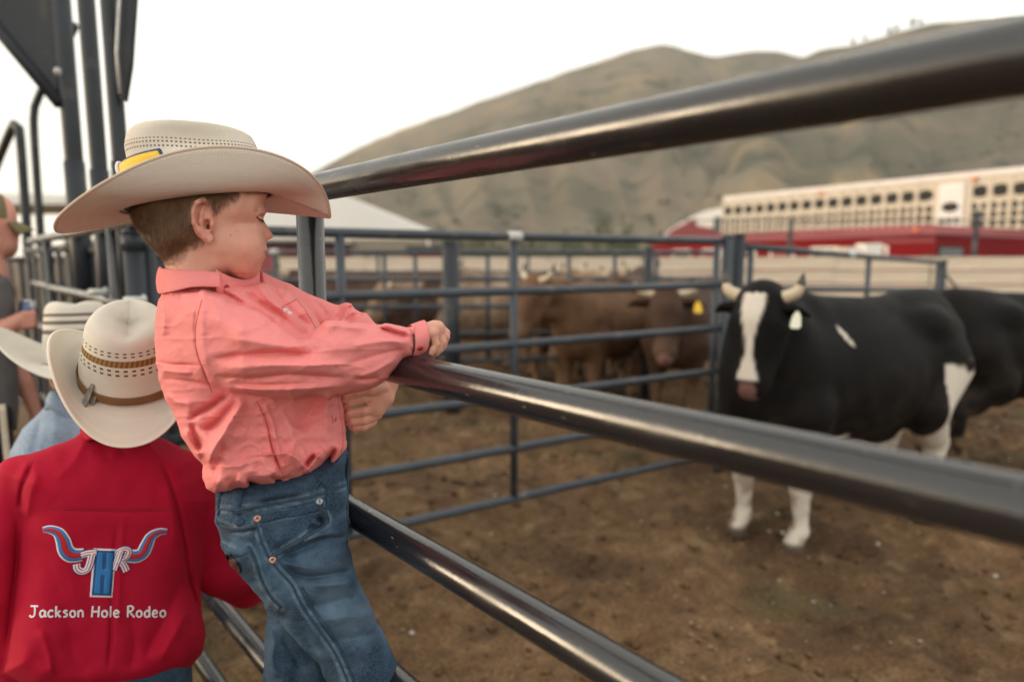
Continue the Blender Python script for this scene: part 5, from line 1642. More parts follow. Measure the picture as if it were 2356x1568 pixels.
RFOLD = [([(272, 1182), (262, 1300), (255, 1470), (248, 1560)], 5, -4), ([(285, 1182), (276, 1300), (270, 1470)], 8, 3), ([(110, 1170), (200, 1174), (300, 1176), (400, 1172)], 3, -2.5),
         ([(359, 1040), (395, 1120), (415, 1193), (430, 1270), (440, 1343), (470, 1440)], 7, -9, .3), ([(380, 1100), (398, 1180), (408, 1270)], 14, 6), ([(75, 1060), (50, 1120), (42, 1180)], 6, -8, -.3), ([(90, 1080), (70, 1140), (60, 1200)], 12, 6),
         ([(42, 1180), (36, 1300), (22, 1420), (12, 1510)], 6, -9), ([(60, 1200), (110, 1290), (150, 1400), (180, 1540)], 22, -4), ([(100, 1200), (150, 1300), (190, 1420)], 22, 4),
         ([(420, 1330), (380, 1420), (330, 1520)], 18, -6), ([(440, 1390), (400, 1460), (360, 1530)], 16, 6), ([(300, 1400), (310, 1480), (300, 1550)], 16, -4), ([(90, 1440), (110, 1500), (120, 1560)], 14, 5),
         ([(200, 1005), (170, 1060), (120, 1110)], 14, 4), ([(330, 1005), (370, 1050), (430, 1090)], 14, 4), ([(230, 1020), (260, 1060), (300, 1030)], 20, -4)]


def build_red():
    fl = Field((-110, -160, 960), (650, 240, 1600), 3.2)
    g = fl.g; U, W = g.ax[0][:, None], g.ax[2][None, :]
    rel = (folds(U, W, RFOLD) + 1.6 * fbm(U * .016, W * .014, oct=2, seed=5)).astype(np.float32)
    def sub(s): return rel[int(round((s.ax[0][0] - g.lo[0]) / g.step)):, :][:s.n[0], int(round((s.ax[2][0] - g.lo[2]) / g.step)):][:, :s.n[2]][:, None, :]
    fl.add((0, -150, 960), (510, 170, 1600), lambda s: inflate(s, RT, np.interp(s.ax[2][None, :], [990, 1060, 1200, 1450, 1560], [62, 95, 118, 130, 128]) + 0 * s.ax[0][:, None], np.interp(s.ax[2][None, :], [1000, 1380, 1500, 1560], [120, 120, 60, 40]) + 0 * s.ax[0][:, None]) - 1.3 * sub(s), 2)
    def arm(pts, rad, mult):
        P = np.array(pts); r = max(rad) + 14
        def fn(s): return s_chain(s, pts, rad, 10) - mult * sub(s)
        fl.add(P.min(0) - r, P.max(0) + r, fn, 16)
    arm([(440, 10, 1100), (480, 20, 1200), (505, 50, 1310), (560, 130, 1345), (600, 190, 1340)], [58, 60, 62, 52, 42], .6)
    arm([(40, 10, 1105), (0, 0, 1240), (-12, 0, 1380), (10, 30, 1500), (30, 50, 1560)], [56, 56, 54, 46, 38], .6)
    fl.cut((190, -70, 955), (350, 90, 1060), lambda s: s_cone(s, (268, 10, 1030), (268, 14, 950), 48, 66), 6)
    return fl.mesh(1)


V, F = build_red()
rsh = mesh_obj('shirt', RF.P(V[:, 0], V[:, 2], V[:, 1]), F[:, ::-1], M_RED_SH, re_)
bv = bvh_of(rsh)
fl = Field((-60, -120, 860), (650, 260, 1640), 4.5)
fl.ell((275, 20, 905), (78, 92, 92), 10); fl.chain([(268, 14, 960), (265, 8, 1040)], [50, 58], 20, 10)
fl.chain([(268, 10, 1040), (262, 0, 1250), (250, 0, 1500)], [62, 80, 84], 20, 20); fl.chain([(265, 5, 1080), (420, 15, 1110), (490, 30, 1220), (510, 60, 1310), (590, 180, 1340), (620, 215, 1330)], [44, 36, 34, 34, 26, 24], 12, 10)
fl.chain([(265, 5, 1080), (60, 15, 1110), (0, 0, 1240), (-10, 0, 1380), (15, 35, 1510), (35, 55, 1575), (42, 60, 1600)], [44, 36, 34, 32, 26, 24, 26], 12, 10)
for dx in (-14, -4, 6, 15): fl.chain([(44 + dx * .6, 60 + dx, 1590), (50 + dx * .7, 62 + dx * 1.2, 1625)], [9, 7.5], 4, 4)
V, F = fl.mesh(1)
b2 = mesh_obj('body', RF.P(V[:, 0], V[:, 2], V[:, 1]), F[:, ::-1], M_SKIN, re_)
hr = ((V[:, 2] < 968) & (V[:, 0] < 420) & (V[:, 0] > 150)).astype(float); attr(b2, 'hair', hr * .9); attr(b2, 'flush', hr * 0); attr(b2, 'lip', hr * 0)
# collar stand
c_ = spline([(186, 40, 1006), (196, -20, 1000), (225, -58, 992), (268, -68, 988), (315, -58, 990), (348, -20, 1000), (358, 40, 1006)], 40)
rows = [RF.P(c_[:, 0], c_[:, 2] + dz, c_[:, 1] - db * 1.0) for dz, db in ((-26, -14), (-34, -6), (-34, 2), (-16, 8), (8, 14), (16, 15))]
i = np.arange(6 * 40).reshape(6, 40)
o = mesh_obj('collar', np.array(rows).reshape(-1, 3), np.stack([i[:-1, :-1], i[:-1, 1:], i[1:, 1:], i[1:, :-1]], -1).reshape(-1, 4), M_RED_SH, re_); o.modifiers.new('thick', 'SOLIDIFY').thickness = .002
seam(re_, bv, [(110, 1170), (200, 1174), (300, 1176), (400, 1172)], M_REDD, .0007, name='yoke_seam')
seam(re_, bv, [(359, 1040), (395, 1120), (415, 1193), (430, 1270), (440, 1343)], M_REDD, .0007, name='armhole_seam')
seam(re_, bv, [(75, 1060), (52, 1120), (42, 1180)], M_REDD, .0007, name='armhole_seam')
# jeans
fl = Field((40, -150, 1470), (460, 150, 2010), 5)
fl.add((40, -150, 1470), (460, 150, 1760), lambda s: inflate(s, [(70, 1490), (440, 1490), (446, 1620), (430, 1740), (80, 1740), (60, 1620)], 104, 90), 3)
for x in (150, 350): fl.chain([(x, 0, 1680), (x, 10, 1850), (x, 5, 1990)], [88, 66, 58], 20, 10)
V, F = fl.mesh(1)
jk = mesh_obj('jeans', RF.P(V[:, 0], V[:, 2], V[:, 1]), F[:, ::-1], M_DENIM, re_); attr(jk, 'fade', np.zeros(len(V)))
for x in (150, 350):
    z0 = RF.P(x, 1990, 5)
    fl = Field((-.09, -.16, -.02), (.09, .14, .30), .012)
    fl.chain([(0, 0, .28), (0, 0, .06)], [.05, .045], .02, .01); fl.chain([(0, .0, .04), (0, -.06, .035), (0, -.12, .03)], [.045, .045, .03], .02, .01)
    V, F = fl.mesh(1); fz = RF.n; rx = np.array((fz[1], -fz[0], 0)); L0 = np.array((z0[0], z0[1], 0.0))
    mesh_obj('boot', L0 + V[:, :1] * rx - V[:, 1:2] * fz + V[:, 2:] * np.array((0, 0, 1)), F[:, ::-1] if False else F, M_LEATHER, re_)

# embroidery: long horns, letters and the line of lettering
K = .57937
cp_ = lambda pts: [(x * K, y * K + 659.7) for x, y in pts]
emb = mesh_obj('emblem', np.zeros((0, 3)), [], None, re_); emb.location = (0, 0, 0)


def erib(pts, w, mat, lift, name, n=40, taper=None):
    P, N_ = drape(bv, pts, lift, n)
    if len(P) < 4: return
    ww = np.full(len(P), w) if taper is None else w * np.interp(np.linspace(0, 1, len(P)), *taper)
    return mesh_obj(name, *ribbon(P, N_, ww, .0007), mat, emb)


px = RF.s * 1.0
horn_l = cp_([(172, 963), (200, 962), (232, 975), (250, 1005), (262, 1045), (285, 1064), (330, 1062)])
horn_r = cp_([(664, 970), (632, 972), (600, 990), (582, 1025), (566, 1056), (540, 1068), (500, 1064)])
for hn in (horn_l, horn_r):
    for w, m_, l in ((27, M_LWHITE, .0006), (21, M_LBLUE, .0011), (10.5, M_LRED, .0016)):
        erib(hn, w * px, m_, l, 'horn', 50, ([0, .12, .5, .8, 1], [.42 if w > 11 else .3, .62, 1, 1.12, 1.0]))
V, F = patch(bv, cp_([(372, 1036), (464, 1040), (447, 1232), (356, 1230), (364, 1130)]), 4, .0007); mesh_obj('letter_outline', V, F, M_LWHITE, emb)
V, F = patch(bv, cp_([(380, 1044), (456, 1047), (440, 1224), (364, 1222)]), 4, .0011); mesh_obj('letter_outline', V, F, M_LNAVY, emb)
V, F = patch(bv, cp_([(388, 1051), (412, 1052), (408, 1118), (420, 1118), (424, 1053), (449, 1054), (434, 1216), (411, 1216), (416, 1142), (403, 1142), (398, 1215), (374, 1214)]), 4, .0015); mesh_obj('letter', V, F, M_LBLUE, emb)
J = [cp_([(322, 1064), (350, 1056), (384, 1053)]), cp_([(366, 1056), (358, 1092), (346, 1120), (325, 1128), (306, 1116), (304, 1098)])]
Rr = [cp_([(478, 1048), (468, 1085), (456, 1120)]), cp_([(466, 1058), (488, 1042), (508, 1046), (502, 1068), (474, 1086)]), cp_([(478, 1086), (492, 1106), (502, 1126)])]
for st in J + Rr:
    for w, m_, l in ((16, M_LNAVY, .0018), (13, M_LWHITE, .0021), (7.5, M_LRED, .0025), (4.5, M_LWHITE, .0028)): erib(st, w * px, m_, l, 'letter', 24)
FONT = {
    'J': (.66, [[(.1, 1), (.4, 1.0), (.68, .98)], [(.42, 1), (.40, .3), (.30, .05), (.12, .0), (.0, .16)]]),
    'a': (.5, [[(.42, .5), (.25, .62), (.06, .45), (.05, .15), (.18, 0), (.36, .14), (.43, .5)], [(.43, .56), (.42, .2), (.5, .0)]]),
    'c': (.46, [[(.42, .52), (.25, .62), (.06, .42), (.06, .15), (.22, 0), (.42, .1)]]),
    'k': (.46, [[(.08, 1), (.06, .5), (.05, 0)], [(.40, .6), (.2, .4), (.09, .28)], [(.14, .32), (.3, .12), (.42, 0)]]),
    's': (.44, [[(.4, .55), (.22, .62), (.08, .48), (.34, .27), (.30, .05), (.05, .03)]]),
    'o': (.5, [[(.25, .62), (.08, .48), (.06, .16), (.24, 0), (.43, .16), (.42, .48), (.25, .62)]]),
    'n': (.5, [[(.06, .6), (.06, .3), (.05, 0)], [(.06, .4), (.24, .62), (.40, .5), (.42, 0)]]),
    'H': (.68, [[(.12, 1), (.08, .5), (.04, 0)], [(.62, 1), (.59, .5), (.56, 0)], [(.08, .5), (.3, .5), (.58, .52)]]),
    'l': (.2, [[(.1, 1), (.08, .5), (.06, 0)]]),
    'e': (.48, [[(.07, .32), (.25, .33), (.42, .38), (.36, .56), (.2, .62), (.06, .4), (.09, .12), (.25, 0), (.44, .1)]]),
    'R': (.6, [[(.1, 1), (.07, .5), (.05, 0)], [(.02, .95), (.3, 1.02), (.5, .85), (.4, .6), (.1, .5)], [(.2, .5), (.4, .25), (.58, 0)]]),
    'd': (.5, [[(.43, 1), (.43, .5), (.43, 0)], [(.42, .48), (.25, .6), (.06, .4), (.08, .1), (.25, 0), (.42, .18)]]),
    ' ': (.34, [])}
txt = 'Jackson Hole Rodeo'
tot = sum(FONT[ch][0] + .13 for ch in txt) - .13
lw = 312.0; sc_ = lw / tot; x = 69.5
lettering = mesh_obj('lettering', np.zeros((0, 3)), [], None, re_)
for ch in txt:
    for st in FONT[ch][1]:
        pts = [(x + a * sc_, 1418 - b_ * 25.0) for a, b_ in st]
        P, N_ = drape(bv, pts, .0010, 16)
        if len(P) > 3: mesh_obj('letter', *ribbon(P, N_, 3.9 * px, .0008), M_LWHITE, lettering)
    x += (FONT[ch][0] + .13) * sc_

# hat with the brown band
M_STRAWB = pmat('cream_straw', (0.82, 0.76, 0.66), 0.75, spec=0.3, var=[(5, .07)], coords='UV',
                extra=straw_extra([(.27, .282, 40, (.12, .075, .04)), (.298, .31, 40, (.12, .075, .04)), (.40, .412, 40, (.12, .075, .04)), (.428, .44, 40, (.12, .075, .04))], [(.326, .372, (.20, .105, .035))]))
M_BAND = pmat('brown_band', (0.20, 0.095, 0.035), 0.6, var=(30, .2))
M_GREYCLOTH = pmat('grey_ribbon', (0.20, 0.19, 0.17), .8, var=(60, .5))
hf_ = np.array((math.sin(R_(-26)), math.cos(R_(-26)), 0)); up0 = np.array((0, 0, 1.0)); hr_ = np.array((hf_[1], -hf_[0], 0))
tb = R_(27); f3 = hf_ * math.cos(tb) + up0 * math.sin(tb); u3 = up0 * math.cos(tb) - hf_ * math.sin(tb)
rl = R_(2); r3 = hr_ * math.cos(rl) - u3 * math.sin(rl); u4 = u3 * math.cos(rl) + hr_ * math.sin(rl)
hh = empty('cowboy_hat', RF.P(297, 865, 10), 'cream straw cowboy hat with brown band on the child in the crimson shirt', 'hat')
b_, c_, HW2 = hat_parts(hh, RF.P(305, 865, 10), f3, r3, u4, RF.s, 114, 100, 205, 205, 154, 100, -15, -34, 160, M_STRAWB, p=1.6, sp=2.6, crease=20, e1=2.2, e2=1.5, frontdrop=.02, taper=.9)
crown_band(hh, HW2, 116, 106, 6, 27, 0, 6.2832, 1.5, M_BAND, n=80)
bw = spline([(-92, -62, 12), (-96, -74, 24), (-92, -82, 40)], 8)
for dx, dz, l in ((0, 0, 46), (-10, 6, 40)):
    P = HW2(np.array([-84., -92, -104]) + dx * .3, np.array([-58., -70, -80]) + dx, np.array([40., 12, -8]) + dz)
    nrm = np.tile(-f3 * .6 - r3 * .8, (10, 1))
    mesh_obj('ribbon_tail', *ribbon(spline(P, 10), nrm, np.linspace(.008, .018, 10), .0012), M_GREYCLOTH, hh)

# ---------------------------------------------------------------- child in the blue shirt beyond
M_BLUESH = pmat('pale_blue_chambray', (0.27, 0.35, 0.47), 0.85, var=[(160, .25), (20, .1)], bump=[(900, .0004)])
QF = Frame(130, 900, 1.95, -35)
qe = empty('person', QF.P(120, 1400, 0) * (1, 1, 0), 'child in pale blue shirt half hidden behind the child in crimson', 'person')
fl = Field((-40, -150, 900), (320, 160, 1420), 5)
fl.add((-40, -150, 900), (320, 160, 1420), lambda s: inflate(s, [(118, 918), (170, 935), (230, 940), (285, 985), (300, 1080), (280, 1200), (285, 1400), (20, 1400), (30, 1200), (16, 1100), (22, 1040), (52, 985), (90, 950)], 90, 80) - folds(s.ax[0][:, None], s.ax[2][None, :], [([(100, 950), (80, 1020), (70, 1100)], 8, -6), ([(130, 960), (120, 1030), (110, 1100)], 10, 5)])[:, None, :], 3)
V, F = fl.mesh(1); mesh_obj('shirt', QF.P(V[:, 0], V[:, 2], V[:, 1]), F[:, ::-1], M_BLUESH, qe)
fl = Field((60, -100, 730), (300, 110, 1010), 4)
fl.ell((180, 5, 830), (62, 62, 78), 10); fl.chain([(175, 10, 890), (165, 8, 990)], [38, 44], 16, 8); fl.ell((150, -5, 860), (40, 44, 44), 14)
V, F = fl.mesh(1); b3 = mesh_obj('body', QF.P(V[:, 0], V[:, 2], V[:, 1]), F[:, ::-1], M_SKIN, qe)
hr = np.clip((905 + .3 * (V[:, 0] - 170) - V[:, 2]) / 20, 0, 1); attr(b3, 'hair', hr); attr(b3, 'flush', hr * 0); attr(b3, 'lip', hr * 0)
cl = spline([(112, -20, 930), (125, -40, 925), (150, -52, 940), (178, -50, 962), (195, -40, 975)], 30)
rows = [QF.P(cl[:, 0] + a, cl[:, 2] + dz, cl[:, 1] - db) for dz, db, a in ((-20, -8, 3), (-24, 0, 0), (-8, 9, -4), (14, 15, -8))]
i = np.arange(4 * 30).reshape(4, 30)
o = mesh_obj('collar', np.array(rows).reshape(-1, 3), np.stack([i[:-1, :-1], i[:-1, 1:], i[1:, 1:], i[1:, :-1]], -1).reshape(-1, 4), M_BLUESH, qe); o.modifiers.new('thick', 'SOLIDIFY').thickness = .003
fl = Field((10, -110, 1370), (310, 110, 1900), 8)
for x in (95, 225): fl.chain([(x, 0, 1390), (x, 5, 1600), (x, 0, 1790)], [66, 52, 44], 20, 10)
V, F = fl.mesh(1); V3 = QF.P(V[:, 0], V[:, 2], V[:, 1]); V3[:, 2] = np.maximum(V3[:, 2], .01)
jq = mesh_obj('jeans', V3, F[:, ::-1], M_DENIM, qe); attr(jq, 'fade', np.zeros(len(V)))
M_STRAWC = pmat('white_straw', (0.78, 0.73, 0.64), 0.75, var=[(5, .06)], coords='UV', extra=straw_extra([], [(.27, .30, (.10, .085, .07)), (.34, .37, (.10, .085, .07)), (.41, .44, (.10, .085, .07))]))
f5 = np.array((math.sin(R_(-22)), math.cos(R_(-22)), 0)); r5 = np.array((f5[1], -f5[0], 0))
tb = R_(-3); f6 = f5 * math.cos(tb) + up0 * math.sin(tb); u6 = up0 * math.cos(tb) - f5 * math.sin(tb)
qh = empty('cowboy_hat', QF.P(196, 812, 0), 'white straw cowboy hat with three thin dark stripes round the crown', 'hat')
hat_parts(qh, QF.P(186, 832, 0), f6, r5, u6, QF.s, 84, 70, 150, 150, 168, 88, -8, -26, 138, M_STRAWC, p=1.4, sp=1.5, crease=18, frontdrop=.04, e1=1.7)

# ---------------------------------------------------------------- man at the left edge
M_GREYT = pmat('grey_tshirt', (0.135, 0.125, 0.125), 0.85, var=(20, .1))
M_OLIVE = pmat('olive_cap', (0.155, 0.13, 0.06), 0.85, var=(40, .1))
M_BLACKC = pmat('black_shorts', (0.015, 0.015, 0.018), 0.8)
GF = Frame(20, 750, 2.6, -38)
ge = empty('person', GF.P(-20, 1500, 0) * (1, 1, 0), 'man in grey shirt and olive cap holding a can at the left edge', 'person')
fl = Field((-170, -120, 440), (110, 130, 1060), 3.5)
fl.ell((-12, 0, 505), (52, 44, 60), 8); fl.ell((10, 0, 545), (34, 30, 36), 12); fl.ell((42, 0, 530), (9, 8, 10), 6); fl.chain([(-22, 0, 560), (-30, 0, 620)], [34, 38], 14, 8)
fl.ell((20, 0, 570), (22, 26, 22), 10)
for sg in (-1, 1): fl.ell((-18, sg * 44, 520), (9, 5, 16), 4)
fl.chain([(-40, 0, 640), (-60, 0, 900)], [60, 70], 20, 10)
fl.chain([(-60, -70, 650), (-75, -80, 770), (0, -85, 762), (46, -70, 735)], [28, 26, 24, 17], 10, 8)
for k, dz in enumerate((-16, -6, 4, 13)): fl.chain([(52, -78, 738 + dz), (76, -74, 735 + dz), (82, -58, 736 + dz)], [8, 7.5, 6.5], 4, 4)
fl.chain([(52, -66, 735), (60, -50, 715)], [9, 7], 4, 4)
fl.chain([(-50, 60, 650), (-10, 70, 780), (55, 60, 880), (85, 55, 955)], [28, 26, 22, 16], 10, 8)
for dx in (-8, -2, 5, 11): fl.chain([(84 + dx * .5, 55 + dx, 955), (90 + dx, 52 + dx, 990)], [7, 5.5], 4, 4)
V, F = fl.mesh(1); b4 = mesh_obj('body', GF.P(V[:, 0], V[:, 2], V[:, 1]), F[:, ::-1], M_SKIN, ge)
attr(b4, 'flush', .5 * np.ones(len(V))); attr(b4, 'lip', np.zeros(len(V))); attr(b4, 'hair', ((V[:, 0] < -8) & (V[:, 2] < 535) & (np.abs(V[:, 1]) < 46)) * .8 + 0.5 * np.exp(-((V[:, 0] - 22) / 18)**2 - ((V[:, 2] - 578) / 16)**2))
fl = Field((-190, -140, 580), (60, 140, 1010), 4)
fl.add((-190, -140, 580), (60, 140, 1010), lambda s: inflate(s, [(-60, 600), (-10, 605), (20, 640), (36, 700), (40, 800), (44, 930), (40, 990), (-150, 990), (-150, 800), (-120, 640)], 92, 70), 3)
fl.chain([(-62, -72, 650), (-76, -84, 745)], [44, 44], 12, 8); fl.chain([(-52, 66, 650), (-20, 78, 750)], [44, 42], 12, 8)
V, F = fl.mesh(1); mesh_obj('tshirt', GF.P(V[:, 0], V[:, 2], V[:, 1]), F[:, ::-1], M_GREYT, ge)
fl = Field((-170, -110, 930), (70, 110, 1250), 6)
for y in (-45, 45): fl.chain([(-40, y, 960), (-35, y, 1200)], [72, 62], 20, 10)
V, F = fl.mesh(1); mesh_obj('shorts', GF.P(V[:, 0], V[:, 2], V[:, 1]), F[:, ::-1], M_BLACKC, ge)
mesh_obj('stripe', *ribbon(GF.P(np.linspace(4, 22, 10), np.linspace(930, 1100, 10), np.full(10, -108.)), np.tile(-GF.n, (10, 1)), .022, .004), M_BOARD, ge)
fl = Field((-110, -100, 1180), (60, 100, 1560), 6)
for y in (-45, 45): fl.chain([(-35, y, 1190), (-30, y, 1350), (-35, y, 1500)], [40, 36, 24], 10, 10)
V, F = fl.mesh(1); b5 = mesh_obj('lower_legs', GF.P(V[:, 0], V[:, 2], V[:, 1]), F[:, ::-1], M_SKIN, ge)
for y in (-45, 45):
    q = GF.P(-30, 1510, y); mb = MB(); mb.box((q[0], q[1], .06), (.27, .1, .12), R_(38)); mb.obj('shoe', M_BLACKC, ge)
# cap
th = np.linspace(0, 2 * math.pi, 41)[:-1]; rows = []
for t in np.linspace(0, 1, 10):
    a = t * math.pi / 2; rows.append(GF.P(-14 + 54 * math.cos(a) * np.cos(th) - 2, 500 - 58 * math.sin(a) + 6 * np.cos(th) * (1 - t), 46 * math.cos(a) * np.sin(th)))
i = np.arange(400).reshape(10, 40); j = np.roll(i, -1, 1)
ce = empty('baseball_cap', GF.P(-14, 500, 0), 'olive baseball cap on the man at the left edge', 'cap')
mesh_obj('crown', np.array(rows).reshape(-1, 3), np.stack([i[:-1], i[1:], j[1:], j[:-1]], -1).reshape(-1, 4), M_OLIVE, ce)
w = np.linspace(-1, 1, 21); rows = []
for t in np.linspace(0, 1, 8): rows.append(GF.P(30 * np.sqrt(1 - .5 * w**2) - 4 + t * 52 * np.sqrt(np.clip(1 - .75 * w**2, 0, 1)), 505 + t * 24 + 8 * w**2 * (1 + .4 * t), 38 * w))
i = np.arange(168).reshape(8, 21)
o = mesh_obj('visor', np.array(rows).reshape(-1, 3), np.stack([i[:-1, :-1], i[:-1, 1:], i[1:, 1:], i[1:, :-1]], -1).reshape(-1, 4), M_OLIVE, ce); o.modifiers.new('thick', 'SOLIDIFY').thickness = .004
# can in his hand
q = GF.P(63, 745, -64); qt = GF.P(65, 690, -62)
ke = empty('drink_can', q, 'silver and blue drink can in the hand of the man', 'can')
d = qt - q
mesh_obj('can_body', *tube([q, q + d * .02, q + d * .86, q + d * .94], [.026, .031, .031, .026], 24), pmat('can_blue', (.10, .12, .22), .3, metal=.6, second=((.6, .6, .62), 14, .5, .55)), ke)
mesh_obj('can_lid', *tube([q + d * .935, q + d * .985, q + d], [.0262, .027, .025], 24), pmat('can_silver', (.75, .75, .76), .25, metal=.9), ke)
# ---------------------------------------------------------------- cattle
def hide_extra(patch_col, hoof=(0.10, 0.075, 0.055)):
    def fn(N, L, col, vec, mix, ntex, ramp, b):
        col = mix(attr_node(N, 'white'), col, patch_col)
        col = mix(attr_node(N, 'pink'), col, (0.42, 0.22, 0.20))
        mud = N.new('ShaderNodeMath'); mud.operation = 'MULTIPLY'; L.new(attr_node(N, 'mud'), mud.inputs[0]); L.new(ramp(ntex(11), .38, .62), mud.inputs[1])
        col = mix(mud.outputs[0], col, (0.22, 0.145, 0.085))
        col = mix(attr_node(N, 'hoof'), col, hoof)
        return col
    return fn


def hide(name, base, patch, var=.25, rough=.62):
    return pmat(name, base, rough, spec=0.10, var=[(5, var), (60, .18)], bump=[(260, .0016), (9, .006)], extra=hide_extra(patch))


M_COWBW = hide('black_hide', (0.0075, 0.007, 0.0075), (0.66, 0.60, 0.53))
M_COWBLK = hide('plain_black_hide', (0.009, 0.008, 0.008), (0.03, 0.028, 0.026))
M_COWBR = hide('brown_hide', (0.15, 0.082, 0.048), (0.30, 0.20, 0.14), .35)
M_COWDK = hide('dark_brown_hide', (0.075, 0.043, 0.03), (0.20, 0.12, 0.08), .3)
M_COWTAN = hide('tan_hide', (0.25, 0.165, 0.105), (0.46, 0.37, 0.28), .3)
M_COWGR = hide('grey_brown_hide', (0.17, 0.12, 0.095), (0.42, 0.33, 0.27), .3)
M_HORN = pmat('horn_keratin', (0.55, 0.46, 0.33), 0.45, second=((0.05, 0.04, 0.03), 6, .6, .7))
M_HORNTIP = pmat('horn_tip', (0.06, 0.05, 0.04), 0.4)
M_EYE = pmat('cow_eye', (0.01, 0.008, 0.008), 0.08, spec=.8)
M_TAG = pmat('pale_ear_tag', (0.74, 0.76, 0.66), .5)
M_TAGY = pmat('yellow_ear_tag', (0.80, 0.50, 0.03), .5)
M_TAGB = pmat('blue_ear_tag', (0.10, 0.33, 0.42), .5)


def rotz(v, a): c, s = math.cos(a), math.sin(a); return np.stack([v[..., 0] * c - v[..., 1] * s, v[..., 0] * s + v[..., 1] * c, v[..., 2]], -1)


def cow_shape(head_base, yaw, pitch, step=.017, legs=None, roll=0.0, hs=1.0):
    """returns body verts/faces, attribute data and the head frame (in metres, x forward, y left, z up)"""
    legs = legs or {}
    hb = np.array(head_base, float)
    ax = np.array((math.cos(yaw) * math.cos(pitch), math.sin(yaw) * math.cos(pitch), -math.sin(pitch)))   # poll to muzzle
    lat = np.array((-math.sin(yaw), math.cos(yaw), 0.0)); lat = lat * math.cos(roll) + np.cross(ax, lat) * math.sin(roll)
    fr = np.cross(lat, ax)      # out of the forehead
    if fr[2] < 0: fr = -fr
    H = lambda a, l, d: hb + hs * (ax * a + lat * l + fr * d)
    fl = Field((-1.24, -.48, -.03), (1.5, .62, 1.72), step)
    k = .09
    fl.ell((.42, 0, .93), (.42, .24, .40), k); fl.ell((-.12, 0, .91), (.74, .34, .385), k); fl.ell((-.70, 0, 1.03), (.40, .29, .32), k)
    fl.chain([(.60, 0, 1.19), (.30, 0, 1.235), (-.35, 0, 1.20), (-.85, 0, 1.235), (-.98, 0, 1.20)], [.13, .12, .12, .12, .09], k, .05)
    for s in (-1, 1):
        fl.ell((-.58, s * .21, 1.19), (.12, .08, .08), .08); fl.ell((.44, s * .17, .90), (.17, .10, .24), .08); fl.ell((-.98, s * .12, 1.10), (.08, .06, .08), .06)
    nb = hb - ax * .02 - fr * .10
    mid = (np.array((.55, 0, 1.10)) + nb) / 2 + (0, 0, .03)
    fl.chain([(.52, 0, 1.04), mid, nb], [.23, .17, .125 * (.5 + .5 * hs)], .09, .05)
    fl.chain([(.62, 0, .76), mid - (0, 0, .17), H(.22, 0, -.16)], [.12, .09, .06], .1, .05)
    # head
    fl.chain([H(-.02, 0, -.03), H(.10, 0, -.015), H(.26, 0, -.03), H(.42, 0, -.045), H(.50, 0, -.05)], [.115, .118, .092, .078, .080], .05, .05)
    for s in (-1, 1):
        fl.chain([H(.02, s * .07, .0), H(.14, s * .085, .0), H(.24, s * .06, -.01)], [.06, .062, .05], .04, .03)      # brow and eye ridge
        fl.chain([H(.12, s * .06, -.11), H(.30, s * .045, -.11), H(.44, s * .03, -.09)], [.08, .06, .05], .05, .04)       # jaw
        fl.ell(H(.485, s * .045, -.03), (.04, .04, .04), .03)
        fl.dent(H(.525, s * .036, -.005), (.017, .015, .017), .01)
        fl.dent(H(.15, s * .135, .01), (.02, .014, .016), .02)
    fl.ell(H(-.045, 0, .03), (.075, .085, .05), .04)
    # legs
    fx = {'fl': (.45, .165), 'fr': (.45, -.165), 'hl': (-.84, .17), 'hr': (-.84, -.17)}; fx.update(legs)
    for kx in ('fl', 'fr'):
        x, y = fx[kx]; y0 = math.copysign(.17, fx[kx][1] if kx == 'fl' else -1)
        fl.chain([(.46, y0, .78), (.42 * .6 + x * .4, y0 * .7 + y * .3, .60), (x, y, .385), (x + .005, y, .34), (x - .012, y, .15), (x - .005, y, .115), (x + .03, y, .07), (x + .045, y, .03)], [.155, .10, .062, .056, .038, .050, .046, .064], .05, .02)
    for kx in ('hl', 'hr'):
        x, y = fx[kx]; sg = 1 if kx == 'hl' else -1; dx = x + .84
        fl.chain([(-.78, sg * .15, .92), (-.62 + dx * .3, sg * .2, .70), (-.78 + dx * .6, y, .55), (-.90 + dx, y, .47), (-.885 + dx, y, .40), (-.845 + dx, y, .16), (-.84 + dx, y, .115), (-.80 + dx, y, .07), (-.785 + dx, y, .03)],
                 [.20, .14, .10, .066, .058, .047, .055, .052, .066], .06, .03)
    fl.chain([(-1.06, 0, 1.20), (-1.12, .0, 1.08), (-1.11, .01, .80), (-1.10, .02, .62)], [.035, .028, .022, .02], .03, .02)
    fl.chain([(-1.10, .02, .62), (-1.10, .02, .50), (-1.09, .02, .40)], [.03, .045, .02], .02, .02)
    fl.ell((-.45, 0, .56), (.16, .12, .10), .06)
    V, F = fl.mesh(1)
    q = (V - hb) / hs
    return V, F, (q @ ax, q @ lat, q @ fr), H


